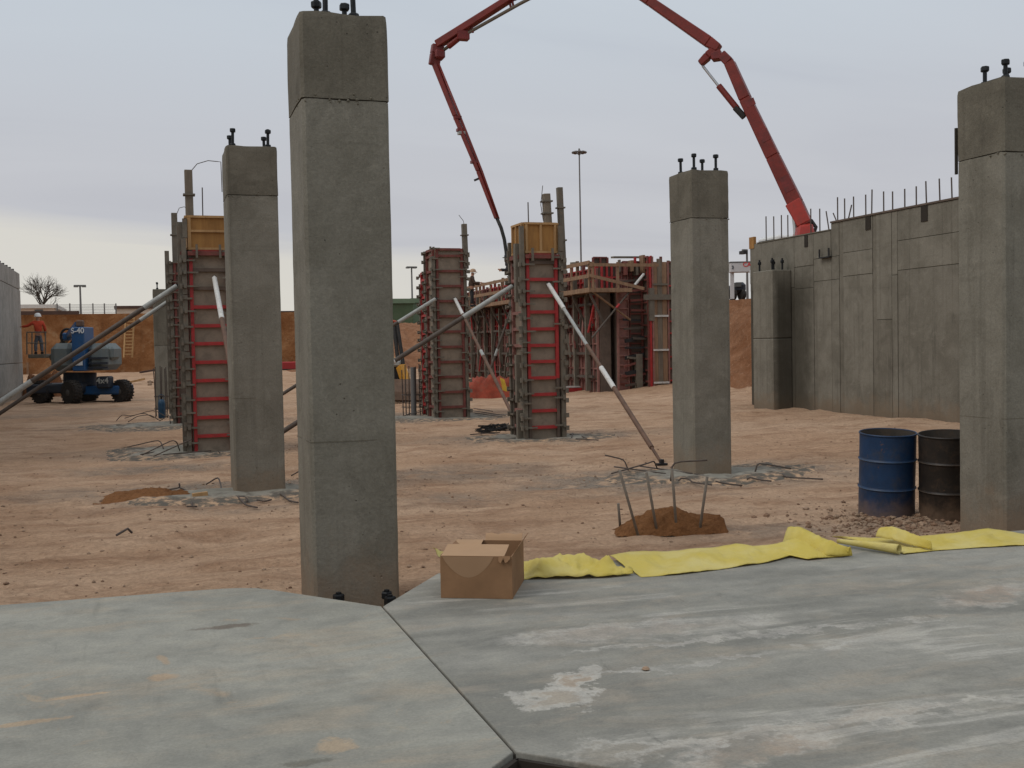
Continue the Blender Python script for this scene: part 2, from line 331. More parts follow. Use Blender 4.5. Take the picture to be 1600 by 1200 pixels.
def slab_mat(name, a, b, warm, white):
    s = NT(name)
    flow = s.map((.45, 1.7, 1), rot=(0, 0, R(-8))) if white else s.map((.8, 1.1, 1), rot=(0, 0, R(20)))
    big = s.noise(1.0, 7, .62, v=flow, dist=.5)
    c = s.mix(s.step(big, .36, .66), a, b)
    md = s.noise(2.4, 6, .65, v=s.map((.6, 1.5, 1), rot=(0, 0, R(-8)), loc=(4, 2, 0)), dist=.6)
    c = s.mix(s.math('MULTIPLY', s.step(md, .46, .7), .75), c, warm)
    dk = s.noise(1.5, 6, .68, v=s.map((.7, 1.3, 1), loc=(11, 4, 0)), dist=.5)
    c = s.mix(s.math('MULTIPLY', s.step(dk, .52, .74), .55), c, tuple(x*.72 for x in a))
    if white:
        wn_ = s.noise(1.15, 7, .62, v=s.map((.30, 1.9, 1), rot=(0, 0, R(-9)), loc=(1.7, .35, 0)), dist=.9)
        ridge = s.math('SUBTRACT', 1.0, s.math('MULTIPLY', s.math('ABSOLUTE', s.math('SUBTRACT', wn_, .5)), 11.0))
        fade = s.step(s.noise(.8, 4, .6, v=s.map(loc=(9, 3, 0))), .47, .62)
        e = s.math('MULTIPLY', s.step(ridge, .35, 1.0), fade)
        c = s.mix(s.math('MULTIPLY', e, .5), c, (.46, .44, .39))
        # named dried puddles: (x, y, rx, ry, rotation, inner colour)
        for pi, (px, py, rx, ry, rot, inner) in enumerate(white):
            wv = s.n('ShaderNodeVectorMath', operation='ADD'); s.put(wv.inputs[0], s.pos)
            off = s.n('ShaderNodeVectorMath', operation='SCALE'); nz = s.n('ShaderNodeTexNoise'); s.put(nz.inputs['Vector'], s.pos)
            nz.inputs['Scale'].default_value = 5.5; nz.inputs['Detail'].default_value = 6; nz.inputs['Roughness'].default_value = .65
            sb = s.n('ShaderNodeVectorMath', operation='SUBTRACT'); s.put(sb.inputs[0], nz.outputs['Color']); sb.inputs[1].default_value = (.5, .5, .5)
            s.put(off.inputs[0], sb.outputs[0]); off.inputs['Scale'].default_value = .55
            s.put(wv.inputs[1], off.outputs[0])
            mp_ = s.n('ShaderNodeMapping'); mp_.vector_type = 'TEXTURE'; s.put(mp_.inputs[0], wv.outputs[0])
            mp_.inputs['Location'].default_value = (px, py, 0); mp_.inputs['Rotation'].default_value = (0, 0, rot); mp_.inputs['Scale'].default_value = (rx, ry, 50)
            ln = s.n('ShaderNodeVectorMath', operation='LENGTH'); s.put(ln.inputs[0], mp_.outputs[0])
            d = ln.outputs['Value']
            brk = s.step(s.noise(3.3, 5, .65, v=s.map(loc=(px, py, 0))), .36, .62)
            gq = s.step(s.noise(24, 6, .75), .34, .60)
            brk = s.math('MULTIPLY', brk, s.math('MULTIPLY_ADD', gq, .7, .3))
            edge = s.math('MULTIPLY', s.math('MULTIPLY', s.step(d, .35, .85), s.math('SUBTRACT', 1.0, s.step(d, .9, 1.35))), brk)
            ins = s.math('MULTIPLY', s.math('SUBTRACT', 1.0, s.step(d, .45, 1.15)), s.step(brk, -.4, .8))
            if pi < 2:
                edge = s.math('MULTIPLY', s.math('MULTIPLY', s.step(d, .45, .8), s.math('SUBTRACT', 1.0, s.step(d, 1.0, 1.22))), s.math('MULTIPLY_ADD', gq, .5, .9)); ins = s.math('SUBTRACT', 1.0, s.step(d, .6, 1.05))
            c = s.mix(s.math('MULTIPLY', ins, .65), c, tuple(x*.85 for x in inner))
            c = s.mix(s.math('MULTIPLY', edge, .60 if pi > 1 else .5), c, (.47, .45, .40))
    else:
        o = s.noise(1.9, 7, .72, v=s.map((1, 1.3, 1), loc=(2, 7, 0)), dist=.9)
        c = s.mix(s.math('MULTIPLY', s.step(o, .58, .70), .6), c, (.40, .30, .195))
        for (qx, qy, rx, ry, rot, cc) in LPUD:
            mp_ = s.n('ShaderNodeMapping'); mp_.vector_type = 'TEXTURE'; s.put(mp_.inputs[0], s.pos)
            mp_.inputs['Location'].default_value = (qx, qy, ZS); mp_.inputs['Rotation'].default_value = (0, 0, rot); mp_.inputs['Scale'].default_value = (rx, ry, 1)
            ln = s.n('ShaderNodeVectorMath', operation='LENGTH'); s.put(ln.inputs[0], mp_.outputs[0])
            dd = s.math('ADD', ln.outputs['Value'], s.math('MULTIPLY', s.math('SUBTRACT', s.noise(9, 7, .75), .5), 2.2))
            c = s.mix(s.math('MULTIPLY', s.math('SUBTRACT', 1.0, s.step(dd, .5, 1.0)), .75), c, cc)
        br = s.noise(1.0, 4, .6, v=s.map((9, .55, 1), rot=(0, 0, R(14))))
        c = s.mix(s.math('MULTIPLY', s.math('MULTIPLY', s.step(br, .58, .74), s.step(s.noise(.9, 3, v=s.map(loc=(0, 5, 0))), .45, .6)), .45), c, tuple(x*.62 for x in a))
    mo = s.noise(4.5, 8, .74, dist=.5)
    c = s.mix(1.0, c, s.ramp(mo, [(.28, (.80, .81, .82)), (.5, (1, 1, 1)), (.72, (1.16, 1.15, 1.12))]), 'MULTIPLY')
    sc = s.noise(1.0, 6, .75, v=s.map((2.2, 9, 1), rot=(0, 0, R(24)), loc=(3, 3, 0)), dist=.8)
    c = s.mix(s.math('MULTIPLY', s.step(sc, .60, .70), .30), c, (.40, .37, .31))
    sc2 = s.noise(1.0, 6, .75, v=s.map((7, 2, 1), rot=(0, 0, R(35)), loc=(8, 3, 0)), dist=.8)
    c = s.mix(s.math('MULTIPLY', s.step(sc2, .60, .72), .35), c, tuple(x*.55 for x in a))
    gr = s.vor(34); gm = s.noise(1.3, 4, .7)
    grit = s.math('MULTIPLY', s.math('SUBTRACT', 1.0, s.step(gr, .06, .14)), s.step(gm, .50, .64))
    c = s.mix(s.math('MULTIPLY', grit, .6), c, (.17, .12, .08))
    # hairline cracks and a tracked-in dirt smear
    ck = s.vor(.9, v=s.map((1, 1, 0), loc=(.3, .6, 0)), feature='DISTANCE_TO_EDGE')
    fine = s.noise(70, 4, .75)
    c = s.mix(1.0, c, s.ramp(fine, [(.25, (.80,)*3), (.75, (1.14,)*3)]), 'MULTIPLY')
    sp = s.noise(9, 5, .7); c = s.mix(s.math('MULTIPLY', s.step(sp, .62, .78), .4), c, tuple(x*.6 for x in a))
    return s.fin(c, s.ramp(big, [(.3, (.72,)*3), (.7, (.9,)*3)]), s.bump(s.math('ADD', fine, s.math('MULTIPLY', s.noise(6, 5), .8)), .25, .006), spec=.3)

# ------------------------------------------------------------------ mesh helpers
class MB:
    def __init__(s): s.v = []; s.f = []
    def add(s, vs, fs):
        o = len(s.v); s.v += [tuple(v) for v in vs]; s.f += [tuple(i+o for i in f) for f in fs]; return s
    def box(s, c, size, mat=None):
        x, y, z = (q/2 for q in size); c = Vector(c)
        vs = [Vector((sx*x, sy*y, sz*z)) for sx in (-1, 1) for sy in (-1, 1) for sz in (-1, 1)]
        if mat is not None: vs = [mat @ v for v in vs]
        return s.add([c+v for v in vs], [(0, 1, 3, 2), (4, 6, 7, 5), (0, 4, 5, 1), (2, 3, 7, 6), (0, 2, 6, 4), (1, 5, 7, 3)])
    def bb(s, lo, hi):
        lo = Vector(lo); hi = Vector(hi); return s.box((lo+hi)/2, hi-lo)
    def beam(s, p0, p1, w, h, w1=None, h1=None, up=(0, 0, 1)):
        p0 = Vector(p0); p1 = Vector(p1); d = (p1-p0).normalized(); u = Vector(up)
        if abs(d.dot(u)) > .98: u = Vector((0, 1, 0))
        sd_ = d.cross(u).normalized(); u = sd_.cross(d)
        w1 = w if w1 is None else w1; h1 = h if h1 is None else h1
        vs = [p0+sd_*a*w/2+u*b*h/2 for a, b in ((-1, -1), (1, -1), (1, 1), (-1, 1))]+[p1+sd_*a*w1/2+u*b*h1/2 for a, b in ((-1, -1), (1, -1), (1, 1), (-1, 1))]
        return s.add(vs, [(3, 2, 1, 0), (4, 5, 6, 7), (0, 1, 5, 4), (1, 2, 6, 5), (2, 3, 7, 6), (3, 0, 4, 7)])
    def tube(s, pts, r, n=8, r1=None, cap=True):
        pts = [Vector(p) for p in pts]; k = len(pts); r1 = r if r1 is None else r1
        vs = []; prev = None
        for i, p in enumerate(pts):
            d = (pts[min(i+1, k-1)]-pts[max(i-1, 0)]).normalized()
            if prev is None:
                a = Vector((0, 0, 1)) if abs(d.z) < .9 else Vector((1, 0, 0)); u = d.cross(a).normalized()
            else: u = (prev-d*prev.dot(d)).normalized()
            prev = u; q = d.cross(u); rr = r+(r1-r)*i/max(1, k-1)
            vs += [p+u*math.cos(2*math.pi*j/n)*rr+q*math.sin(2*math.pi*j/n)*rr for j in range(n)]
        fs = [(i*n+j, i*n+(j+1) % n, (i+1)*n+(j+1) % n, (i+1)*n+j) for i in range(k-1) for j in range(n)]
        if cap: fs += [tuple(range(n-1, -1, -1)), tuple((k-1)*n+j for j in range(n))]
        return s.add(vs, fs)
    def lathe(s, prof, n=24, c=(0, 0, 0), cap0=True, cap1=True):
        c = Vector(c); vs = [c+Vector((r*math.cos(2*math.pi*j/n), r*math.sin(2*math.pi*j/n), z)) for r, z in prof for j in range(n)]
        fs = [(i*n+j, i*n+(j+1) % n, (i+1)*n+(j+1) % n, (i+1)*n+j) for i in range(len(prof)-1) for j in range(n)]
        if cap0: fs.append(tuple(range(n-1, -1, -1)))
        if cap1: fs.append(tuple((len(prof)-1)*n+j for j in range(n)))
        return s.add(vs, fs)
    def prism(s, poly, z0, z1):
        n = len(poly); vs = [(x, y, z0) for x, y in poly]+[(x, y, z1) for x, y in poly]
        return s.add(vs, [(i, (i+1) % n, n+(i+1) % n, n+i) for i in range(n)]+[tuple(range(n-1, -1, -1)), tuple(range(n, 2*n))])
    def mesh(s, name, mat):
        me = bpy.data.meshes.new(name); me.from_pydata(s.v, [], s.f); me.update()
        if mat is not None: me.materials.append(M[mat] if isinstance(mat, str) else mat)
        return me
    def build(s, name, mat, parent=None, world=False, bevel=0, smooth=None, loc=None):
        me = s.mesh(name, mat)
        if world and parent is not None: me.transform(Matrix.Translation(-wloc(parent)))
        o = link(name, me, parent, loc)
        if smooth: me.shade_smooth(); 
        if smooth and smooth != True:
            me.set_sharp_from_angle(angle=R(smooth))
        if bevel:
            b = o.modifiers.new('bevel', 'BEVEL'); b.width = bevel; b.segments = 1; b.limit_method = 'ANGLE'; b.angle_limit = R(40)
        return o
def wloc(o):
    v = Vector((0, 0, 0))
    while o is not None: v = v+o.location; o = o.parent
    return v
def link(name, me, parent=None, loc=None, rot=None):
    o = bpy.data.objects.new(name, me); COL.objects.link(o)
    if parent is not None: o.parent = parent
    if loc is not None: o.location = loc
    if rot is not None: o.rotation_euler = rot
    return o
def tag(o, label, cat, group=None):
    o['label'] = label; o['category'] = cat
    if group: o['group'] = group
    return o
def thing(name, label, cat, loc=(0, 0, 0), rz=0, group=None):
    o = link(name, None, None, loc, (0, 0, rz)); return tag(o, label, cat, group)
def structure(o): o['kind'] = 'structure'; return o

# ------------------------------------------------------------------ ground
WX = 16.9                                   # inner face of the right-hand wall
def sstep(x, a, b):
    t = np.clip((x-a)/(b-a), 0, 1); return t*t*(3-2*t)
PADS = []                                   # (x, y, r) concrete pads under the columns
def height(x, y):
    pit = sstep(y, 52, 68)*.75 + sstep(x, 15, 20)*sstep(y, 27, 36)*.35
    pit = pit+.05*fbm(x*.35, y*.35, 3)+(.065*fbm(x*1.3, y*1.3, 4)+.022*fbm(x*4.3+9, y*4.3, 3))*sstep(y, 6.5, 9)
    # ruts
    rut = vnoise(x*.16+3*vnoise(x*.1, y*.1), y*1.9)
    pit = pit+.03*rut*sstep(y, 8, 10)
    for (off, k, amp, wd) in ((12.2, .10, .8, .16), (14.1, .10, .8, .16), (16.6, -.02, .5, .18), (18.5, -.02, .5, .18), (22.4, .22, .7, .2), (24.2, .22, .7, .2), (10.3, .03, .5, .13)):   # wheel ruts sweeping across the pit floor
        q = (y-off-k*(x-4)-amp*np.sin(x*.21+off))/wd
        lug = .6+.4*np.sin(x*14+np.sign(q)*1.2)
        pit = pit+(-.042*np.exp(-q*q)*lug+.026*np.exp(-(np.abs(q)-1.5)**2*2))*(.5+.9*np.clip(vnoise(x*.4, y*.4+off)+.3, 0, 1))*sstep(x, -7, -3)
    grade = 4.25-.62*sstep(x, 12, 19)*(1-sstep(x, 60, 110))+.12*fbm(x*.05, y*.05, 2)
    back = np.where(x < 8, sstep(y, 72.4, 72.9), np.where(x < 10, np.maximum(sstep(y, 72.4, 72.9), sstep(y, 66, 82)*(x-8)/2), sstep(y, 64, 80)))
    ty = sstep(y, 28.3, 29.3); xa = WX+.35+(19.2-WX-.35)*ty; xb = WX+.6+(22.4-WX-.6)*ty
    right = np.clip((x-xa+.25*ty*fbm(x*.8, y*.8, 3))/(xb-xa), 0, 1)
    left = np.where(y < 54.6, sstep(-x, 6.0, 6.3), sstep(-x, 28, 34))
    up = np.maximum(np.maximum(back, right), left)
    up = up+((.14*fbm(x*.9, y*.9, 4)+.05*fbm(x*3, y*3, 3))*(up > .02)*(up < .98)*(y > 29.2))
    near = (y < 8.2) & (x > -5.9) & (x < 15)
    z = pit*(1-up)+grade*up
    return np.where(near, np.minimum(z, .06), z)
def axis(lo, hi, fine_lo, fine_hi, step, grow=1.12):
    a = list(np.arange(fine_lo, fine_hi, step)); s = step; x = a[-1]
    while x < hi: s *= grow; x += s; a.append(x)
    s = step; x = a[0]; b = []
    while x > lo: s *= grow; x -= s; b.append(x)
    return np.array(b[::-1]+a)
xs = axis(-900, 900, -6, 23, .09, 1.10); ys = axis(-300, 1400, 6.4, 20, .075, 1.022)
xs = np.unique(np.r_[xs, -6.3, -6.0, WX+.35, WX+.6, 19.2, 22.4]); ys = np.unique(np.r_[ys, 28.3, 28.6, 29, 29.3, 54.58, 54.62, 72.38, 72.9])
GX, GY = np.meshgrid(xs, ys, indexing='ij')
GZ = height(GX, GY)
pz = lambda x, y: float(height(np.array([x]), np.array([y]))[0])
def grid_mesh(name, X, Y, Z, mat):
    n, k = X.shape
    me = bpy.data.meshes.new(name)
    co = np.stack([X, Y, Z], -1).reshape(-1, 3).astype(np.float32)
    idx = np.arange(n*k).reshape(n, k)
    q = np.stack([idx[:-1, :-1], idx[1:, :-1], idx[1:, 1:], idx[:-1, 1:]], -1).reshape(-1, 4).astype(np.int32)
    me.vertices.add(len(co)); me.vertices.foreach_set('co', co.ravel())
    me.loops.add(q.size); me.loops.foreach_set('vertex_index', q.ravel())
    me.polygons.add(len(q)); me.polygons.foreach_set('loop_start', np.arange(0, q.size, 4, dtype=np.int32))
    me.update(calc_edges=True); me.materials.append(mat); me.shade_smooth()
    return me
# column positions (base centres)
def base(px, py, dx, dy):
    p = onz(px, py); return Vector((p.x+dx, p.y+dy, 0))
C_BIG = Vector((1.313, 7.98, 0)); C_MID = base(362, 780, .365, .43); C_1090 = base(1085, 746, .29, .32)
p = onx(1572, 300, 7.32); C_RIGHT = Vector((7.30+.31, p.y+.31, 0))
C_F3 = base(824, 688, .37, .40); C_F4 = base(684, 654, .40, .40)
C_L1 = base(303, 707, .37, .40); C_L2 = base(276, 665, .40, .40)
p = onz(244, 640); C_FAR = Vector((p.x+.35, p.y+.35, 0))
grav = np.zeros_like(GX)
for (c, r, a) in ((C_MID, 1.5, 1), (C_MID+Vector((-1.0, .9, 0)), 1.3, .8), (C_1090+Vector((-.4, -.2, 0)), 1.7, 1), (C_F3, 1.5, .8), (C_F4, 1.9, .8), (C_L1+Vector((-.4, 0, 0)), 1.6, .9), (C_L2+Vector((-.4, 0, 0)), 2, .8),
                  (onz(690, 740), 1.1, .75), (onz(760, 735), .8, .55), (onz(1210, 830), .8, .5), (onz(250, 730), 1.1, .75), (onz(1450, 815), .9, .55), (onz(150, 640), 2.0, .5), (onz(640, 650), 2.0, .7),
                  (onz(60, 650), 1.6, .5), (onz(700, 780), .7, .5), (onz(1170, 605), 2, .5)):
    rr = np.hypot((GX-c.x)*.62, GY-c.y)/r
    grav = np.maximum(grav, a*np.clip(1.15-rr+.5*fbm(GX*1.1, GY*1.6, 4), 0, 1))
me = grid_mesh('ground', GX, GY, GZ, M['soil'])
att = me.attributes.new('gravel', 'FLOAT', 'POINT'); att.data.foreach_set('value', grav.ravel().astype(np.float32))
bk = np.maximum(sstep(GX, 18.9, 19.6)*(GY > 28.4), sstep(GY, 62.5, 66)*(GX > 7.5)); att = me.attributes.new('bank', 'FLOAT', 'POINT'); att.data.foreach_set('value', (bk*1.0).ravel().astype(np.float32))
ground = structure(link('ground', me))

# ------------------------------------------------------------------ foreground slab with diamond blockouts
ZS = .26
def edgeY(x): return 7.72-.05*(x+.95)
V1 = (1.315, 6.74); HD = .92; CX = 1.315
V0 = (1.315, 4.10)
nearD = (CX, 4.10-2*HD)
puds = []
def pud(px, py, rx, ry, rot, inner): p = onz(px, py, ZS); puds.append((p.x, p.y, rx, ry, rot, inner))
pud(868, 1092, .17, .17, .3, (.46, .40, .32)); pud(905, 1062, .17, .10, .8, (.45, .36, .27)); pud(1180, 1170, .34, .14, .1, (.42, .33, .25))
pud(1300, 1130, .9, .06, .0, (.50, .45, .38)); pud(1000, 985, .75, .16, -.05, (.44, .39, .33)); pud(960, 1172, .16, .1, 0, (.36, .33, .27))
pud(1200, 990, 1.1, .05, -.06, (.50, .47, .42)); pud(1545, 930, .45, .2, .3, (.43, .33, .25)); pud(1130, 1030, .9, .035, .02, (.46, .44, .40))
LPUD = []
for (px, py, rx, ry, rot, cc) in ((355, 979, .24, .06, 0, (.13, .10, .075)), (250, 1058, .10, .08, 0, (.42, .30, .19)), (255, 1030, .03, .12, .2, (.40, .30, .2)), (120, 1088, .22, .03, .1, (.42, .30, .19)), (520, 1165, .10, .10, 0, (.42, .32, .21)), (475, 1192, .12, .05, 0, (.13, .125, .10)), (40, 1130, .2, .04, .1, (.38, .28, .18))):
    q = onz(px, py, ZS); LPUD.append((q.x, q.y, rx, ry, rot, cc))
M['slabR'] = slab_mat('slab_concrete_right', (.192, .188, .162), (.290, .282, .245), (.305, .268, .212), puds)
M['slabL'] = slab_mat('slab_concrete_left', (.240, .236, .202), (.320, .314, .270), (.335, .292, .225), None)
J = .006
polyR = [(V0[0]+J, V0[1]), (CX+HD, 4.10-HD), (nearD[0]+J, nearD[1]), (CX+J, -9), (16, -9), (16, edgeY(16)), (CX+HD*.62, edgeY(CX+HD*.62)), (V1[0]+J, V1[1])]
xl = CX-HD
polyL = [(V0[0]-J, V0[1]), (V1[0]-J, V1[1]), (.70, 7.52), (.62, 7.60), (.52, 7.645), (.40, 7.672), (-5.8, edgeY(-5.8)), (-5.8, -9), (CX-J, -9), (nearD[0]-J, nearD[1]), (CX-HD, 4.10-HD)]
for poly, mt in ((polyR, 'slabR'), (polyL, 'slabL')):
    bm = bmesh.new(); vs = [bm.verts.new((x, y, ZS)) for x, y in poly]; f = bm.faces.new(vs)
    if f.normal.z < 0: f.normal_flip()
    bm.normal_update()
    r_ = bmesh.ops.extrude_face_region(bm, geom=[f]); 
    bmesh.ops.translate(bm, vec=(0, 0, -.42), verts=[v for v in r_['geom'] if isinstance(v, bmesh.types.BMVert)])
    bmesh.ops.recalc_face_normals(bm, faces=bm.faces)
    me = bpy.data.meshes.new('floor_slab'); bm.to_mesh(me); bm.free(); me.materials.append(M[mt])
    o = structure(link('floor_slab', me)); b = o.modifiers.new('bevel', 'BEVEL'); b.width = .006; b.segments = 2; b.limit_method = 'ANGLE'; b.angle_limit = R(60)
# joint filler strip in the saw cut, wooden edge form in the near blockout
structure(MB().bb((V0[0]-J+.001, 4.1, .05), (V0[0]+J-.001, 6.74, ZS-.012)).build('joint_filler', 'groove'))
t_ = thing('blockout_form', 'dark stained boards lining the diamond hole in the floor slab', 'form board', (CX, 4.10-HD, 0))
for a, b in (((CX, 4.085), (CX+HD-.015, 4.10-HD)), ((CX, 4.085), (CX-HD+.015, 4.10-HD))):
    MB().beam((a[0], a[1]-.012, .09), (b[0], b[1], .09), .022, .30).build('board', 'blackboard', t_, world=True)

# ------------------------------------------------------------------ concrete columns
def prism_rings(mb, W, D, ch, z0, z1, nz, amp, seed, ns=6, top_round=0):
    hx, hy = W/2, D/2
    per = []
    cs = [(-hx+ch, -hy), (hx-ch, -hy), (hx, -hy+ch), (hx, hy-ch), (hx-ch, hy), (-hx+ch, hy), (-hx, hy-ch), (-hx, -hy+ch)]
    for i in range(8):
        a, b = cs[i], cs[(i+1) % 8]; k = ns if i % 2 == 0 else 1
        for j in range(k): per.append((a[0]+(b[0]-a[0])*j/k, a[1]+(b[1]-a[1])*j/k))
    n = len(per); vs = []
    for i in range(nz+1):
        z = z0+(z1-z0)*i/nz
        for j, (x, y) in enumerate(per):
            d = amp*(float(fbm(np.array(seed+x*5+y*3.1), np.array(z*4.2+y*4), 3)))*2
            d -= (top_round if i == nz else 0)
            l = math.hypot(x, y); vs.append((x+x/l*d, y+y/l*d, z+(amp*1.5*math.sin(seed+j*1.3) if i in (nz,) else 0)))
    fs = [(i*n+j, i*n+(j+1) % n, (i+1)*n+(j+1) % n, (i+1)*n+j) for i in range(nz) for j in range(n)]
    fs += [tuple(range(n-1, -1, -1)), tuple(nz*n+j for j in range(n))]
    return mb.add(vs, fs)
def bolt_meshes():
    rod = MB().lathe([(.019, 0), (.019, .20)], 10).mesh('anchor_bolt', 'bolt')
    nut = MB().lathe([(.034, 0), (.039, .008), (.039, .04), (.034, .048)], 6).mesh('nut', 'bolt')
    wash = MB().lathe([(.047, 0), (.047, .012)], 14).mesh('washer', 'bolt')
    return rod, nut, wash
ROD, NUT, WASH = bolt_meshes()
def anchor(parent, x, y, z, h=.24, top=.19, low=.012):
    b = link('anchor_bolt', ROD, parent, (x, y, z), (random.uniform(-.03, .03), random.uniform(-.03, .03), 0)); b.scale = (1, 1, h/.20)
    k = h/.20
    for nm, me_, zz in (('washer', WASH, 0.002), ('nut', NUT, low), ('nut', NUT, top)):
        n = link(nm, me_, b, (0, 0, zz/k)); n.scale = (1, 1, 1/k); n.rotation_euler = (0, 0, random.random())
def column(pos, W, D, H, zj, label, lift=None, bolts=(.16, .16), seed=0, bh=.24, z0=-.15):
    t = thing('concrete_column', label, 'column', pos, 0, 'bare concrete columns')
    ch = .022
    prism_rings(MB(), W, D, ch, z0, zj-.006, 70, .0022, seed).build('shaft', 'conc', t, smooth=25)
    # grout line, then the later-poured top lift, a few mm proud and rougher
    prism_rings(MB(), W-.012, D-.012, ch, zj-.012, zj+.012, 2, .0015, seed).build('pour_joint', 'groove', t)
    prism_rings(MB(), W+.008, D+.008, ch, zj+.004, H, 14, .0045, seed+5, top_round=.006).build('cap', 'cap', t, smooth=25)
    if lift:
        prism_rings(MB(), W+.001, D+.001, ch, lift-.004, lift+.004, 1, .0005, seed).build('form_line', 'cap', t)
    # mortar crumbs stuck along the pour joint
    mb = MB()
    for i in range(16):
        x = random.uniform(-W/2, W/2); s_ = random.uniform(.004, .014)
        side = random.random() < .75
        c = (x, -D/2-.003, zj+random.uniform(-.03, .05)) if side else (-W/2-.003, random.uniform(-D/2, D/2), zj+random.uniform(-.03, .05))
        mb.lathe([(s_*.6, -s_*.6), (s_, 0), (s_*.5, s_*.7)], 5, c)
    o = mb.build('mortar_crumbs', 'cap', t); o['kind'] = 'stuff'
    for sx in (-1, 1):
        for sy in (-1, 1): anchor(t, sx*bolts[0], sy*bolts[1], H-.004, bh*random.uniform(.9, 1.1), .20*bh/.24)
    return t
def zc_(C, W, D, px, py):                   # height of the near left arris where the photograph shows it
    q = Vector((C.x-W/2, C.y-D/2, 0)); lo, hi = 0, 6
    for _ in range(40):
        mid = (lo+hi)/2; v = q+Vector((0, 0, mid))-CAM; y = 600-FPX*v.dot(UP)/v.dot(F)
        lo, hi = (mid, hi) if y > py else (lo, mid)
    return lo
def col_(C, W, D, top, joint, lift, label, bolts, seed, **k):
    column(C, W, D, zc_(C, W, D, 0, top), zc_(C, W, D, 0, joint), label, zc_(C, W, D, 0, lift) if lift else None, bolts, seed, **k)
col_(C_BIG, .60, .74, 16, 152, 692, 'tallest looking bare concrete column, rising from the diamond hole beside the cardboard box', (.10, .2), 1)
col_(C_MID, .63, .80, 227, 304, 623, 'bare concrete column between the tall near column and the timber topped red form', (.22, .24), 2)
col_(C_1090, .59, .66, 265, 340, None, 'bare concrete column behind the dirt heap, rebar hooks scattered round its pad', (.17, .20), 3)
col_(C_RIGHT, .62, .60, 119, 236, 655, 'bare concrete column at the frame edge beside the black drum', (.13, .13), 4, bh=.19)
col_(C_FAR, .70, .70, 452, 540, None, 'small looking distant concrete column behind the blue gas cylinder', (.2, .2), 5)
# base-plate bolts standing in the blockout by the near column
t_ = thing('anchor_bolt_group', 'three black anchor bolts standing in the diamond hole before the tall near column', 'anchor bolts', (CX, 7.2, 0))
for (px, py) in ((529, 930), (603, 926), (611, 934)):
    p = ony(px, py, 7.36 if px != 611 else 7.26); anchor(t_, p.x-CX, p.y-7.2, -.05, p.z+.07, p.z+.01, .05)
# formwork strip still fixed on the right column
t_ = thing('form_strip', 'narrow dark board clinging to the left side of the column at the frame edge', 'board', (C_RIGHT.x-.31, C_RIGHT.y+.30, 0))
a = onx(1494, 200, C_RIGHT.x-.32); b = onx(1496, 272, C_RIGHT.x-.32)
MB().bb((-.016, -.012, b.z), (.004, .012, a.z)).build('board', 'blackboard', t_)

# ------------------------------------------------------------------ footing pads with bent rebar
def M_pad():
    s = NT('pad_concrete')
    at_ = s.n('ShaderNodeAttribute'); at_.attribute_name = 'rim'
    c = s.mix(s.step(s.noise(2.5, 6, .65), .35, .68), (.20, .19, .158), (.28, .262, .220))
    d = s.math('ADD', at_.outputs['Fac'], s.math('MULTIPLY', s.math('SUBTRACT', s.noise(3.5, 6, .7), .5), 1.5))
    c = s.mix(s.step(d, .36, .72), c, s.mix(s.step(s.noise(7, 6, .7), .36, .56), (.46, .305, .19), (.105, .092, .075)))
    return s.fin(c, .92, s.bump(s.noise(12, 6, .7), .6, .02), spec=.15)
M['pad'] = M_pad()
def pad(pos, rx, ry, label, bars, seed):
    z = pz(pos.x, pos.y)
    t = thing('footing_pad', label, 'footing', (pos.x, pos.y, z), 0, 'footing pads under the columns')
    n, k = 56, 9; vs = []; rim = []
    for i in range(k+1):
        for j in range(n):
            a = 2*math.pi*j/n; q = i/k
            rr = 1+.35*float(fbm(np.array(math.cos(a)*1.4+seed*3.1), np.array(math.sin(a)*1.4+seed), 4))
            x = rx*q*rr*math.cos(a); y = ry*q*rr*math.sin(a)
            g = pz(pos.x+x, pos.y+y)-z
            zz = (g+.05*(1-q**2)+.012*float(fbm(np.array(x*4+seed), np.array(y*4), 3))) if i < k else g-.03
            vs.append((x, y, zz)); rim.append(q)
    fs = [(i*n+j, i*n+(j+1) % n, (i+1)*n+(j+1) % n, (i+1)*n+j) for i in range(k) for j in range(n)]
    fs = [tuple(reversed(f)) for f in fs]; fs = [f[::-1] for f in fs]
    o = MB().add(vs, fs).build('concrete_pad', 'pad', t, smooth=True)
    a_ = o.data.attributes.new('rim', 'FLOAT', 'POINT'); a_.data.foreach_set('value', rim)
    for pts in bars:                        # bars given as photograph pixels on or over the ground: (px, py, height)
        w3 = []
        for (px, py, h) in pts:
            q = onz(px, py, 0) if h == 0 else None
            w3.append(q)
        # points with a height share the ground position of their grounded neighbour's depth
        d0 = next((((q-CAM).dot(F)) for q in w3 if q is not None), None)
        if d0 is None: d0 = (pos-CAM).dot(F)
        P = []
        for (px, py, h), q in zip(pts, w3):
            v = (q+Vector((0, 0, .045))) if q is not None else at(px, py, d0)
            v.z = max(v.z, pz(v.x, v.y)+.03); P.append(v)
        Q = []
        for i in range(len(P)-1):
            for s_ in np.linspace(0, 1, 5)[:-1]: Q.append(P[i].lerp(P[i+1], float(s_)))
        Q.append(P[-1])
        for _ in range(1): Q = [Q[0]]+[(Q[i-1]+Q[i]*2+Q[i+1])/4 for i in range(1, len(Q)-1)]+[Q[-1]]
        MB().tube(Q, .011, 6).build('rebar', 'rebar', t, world=True, smooth=True)
    return t
G0 = 0
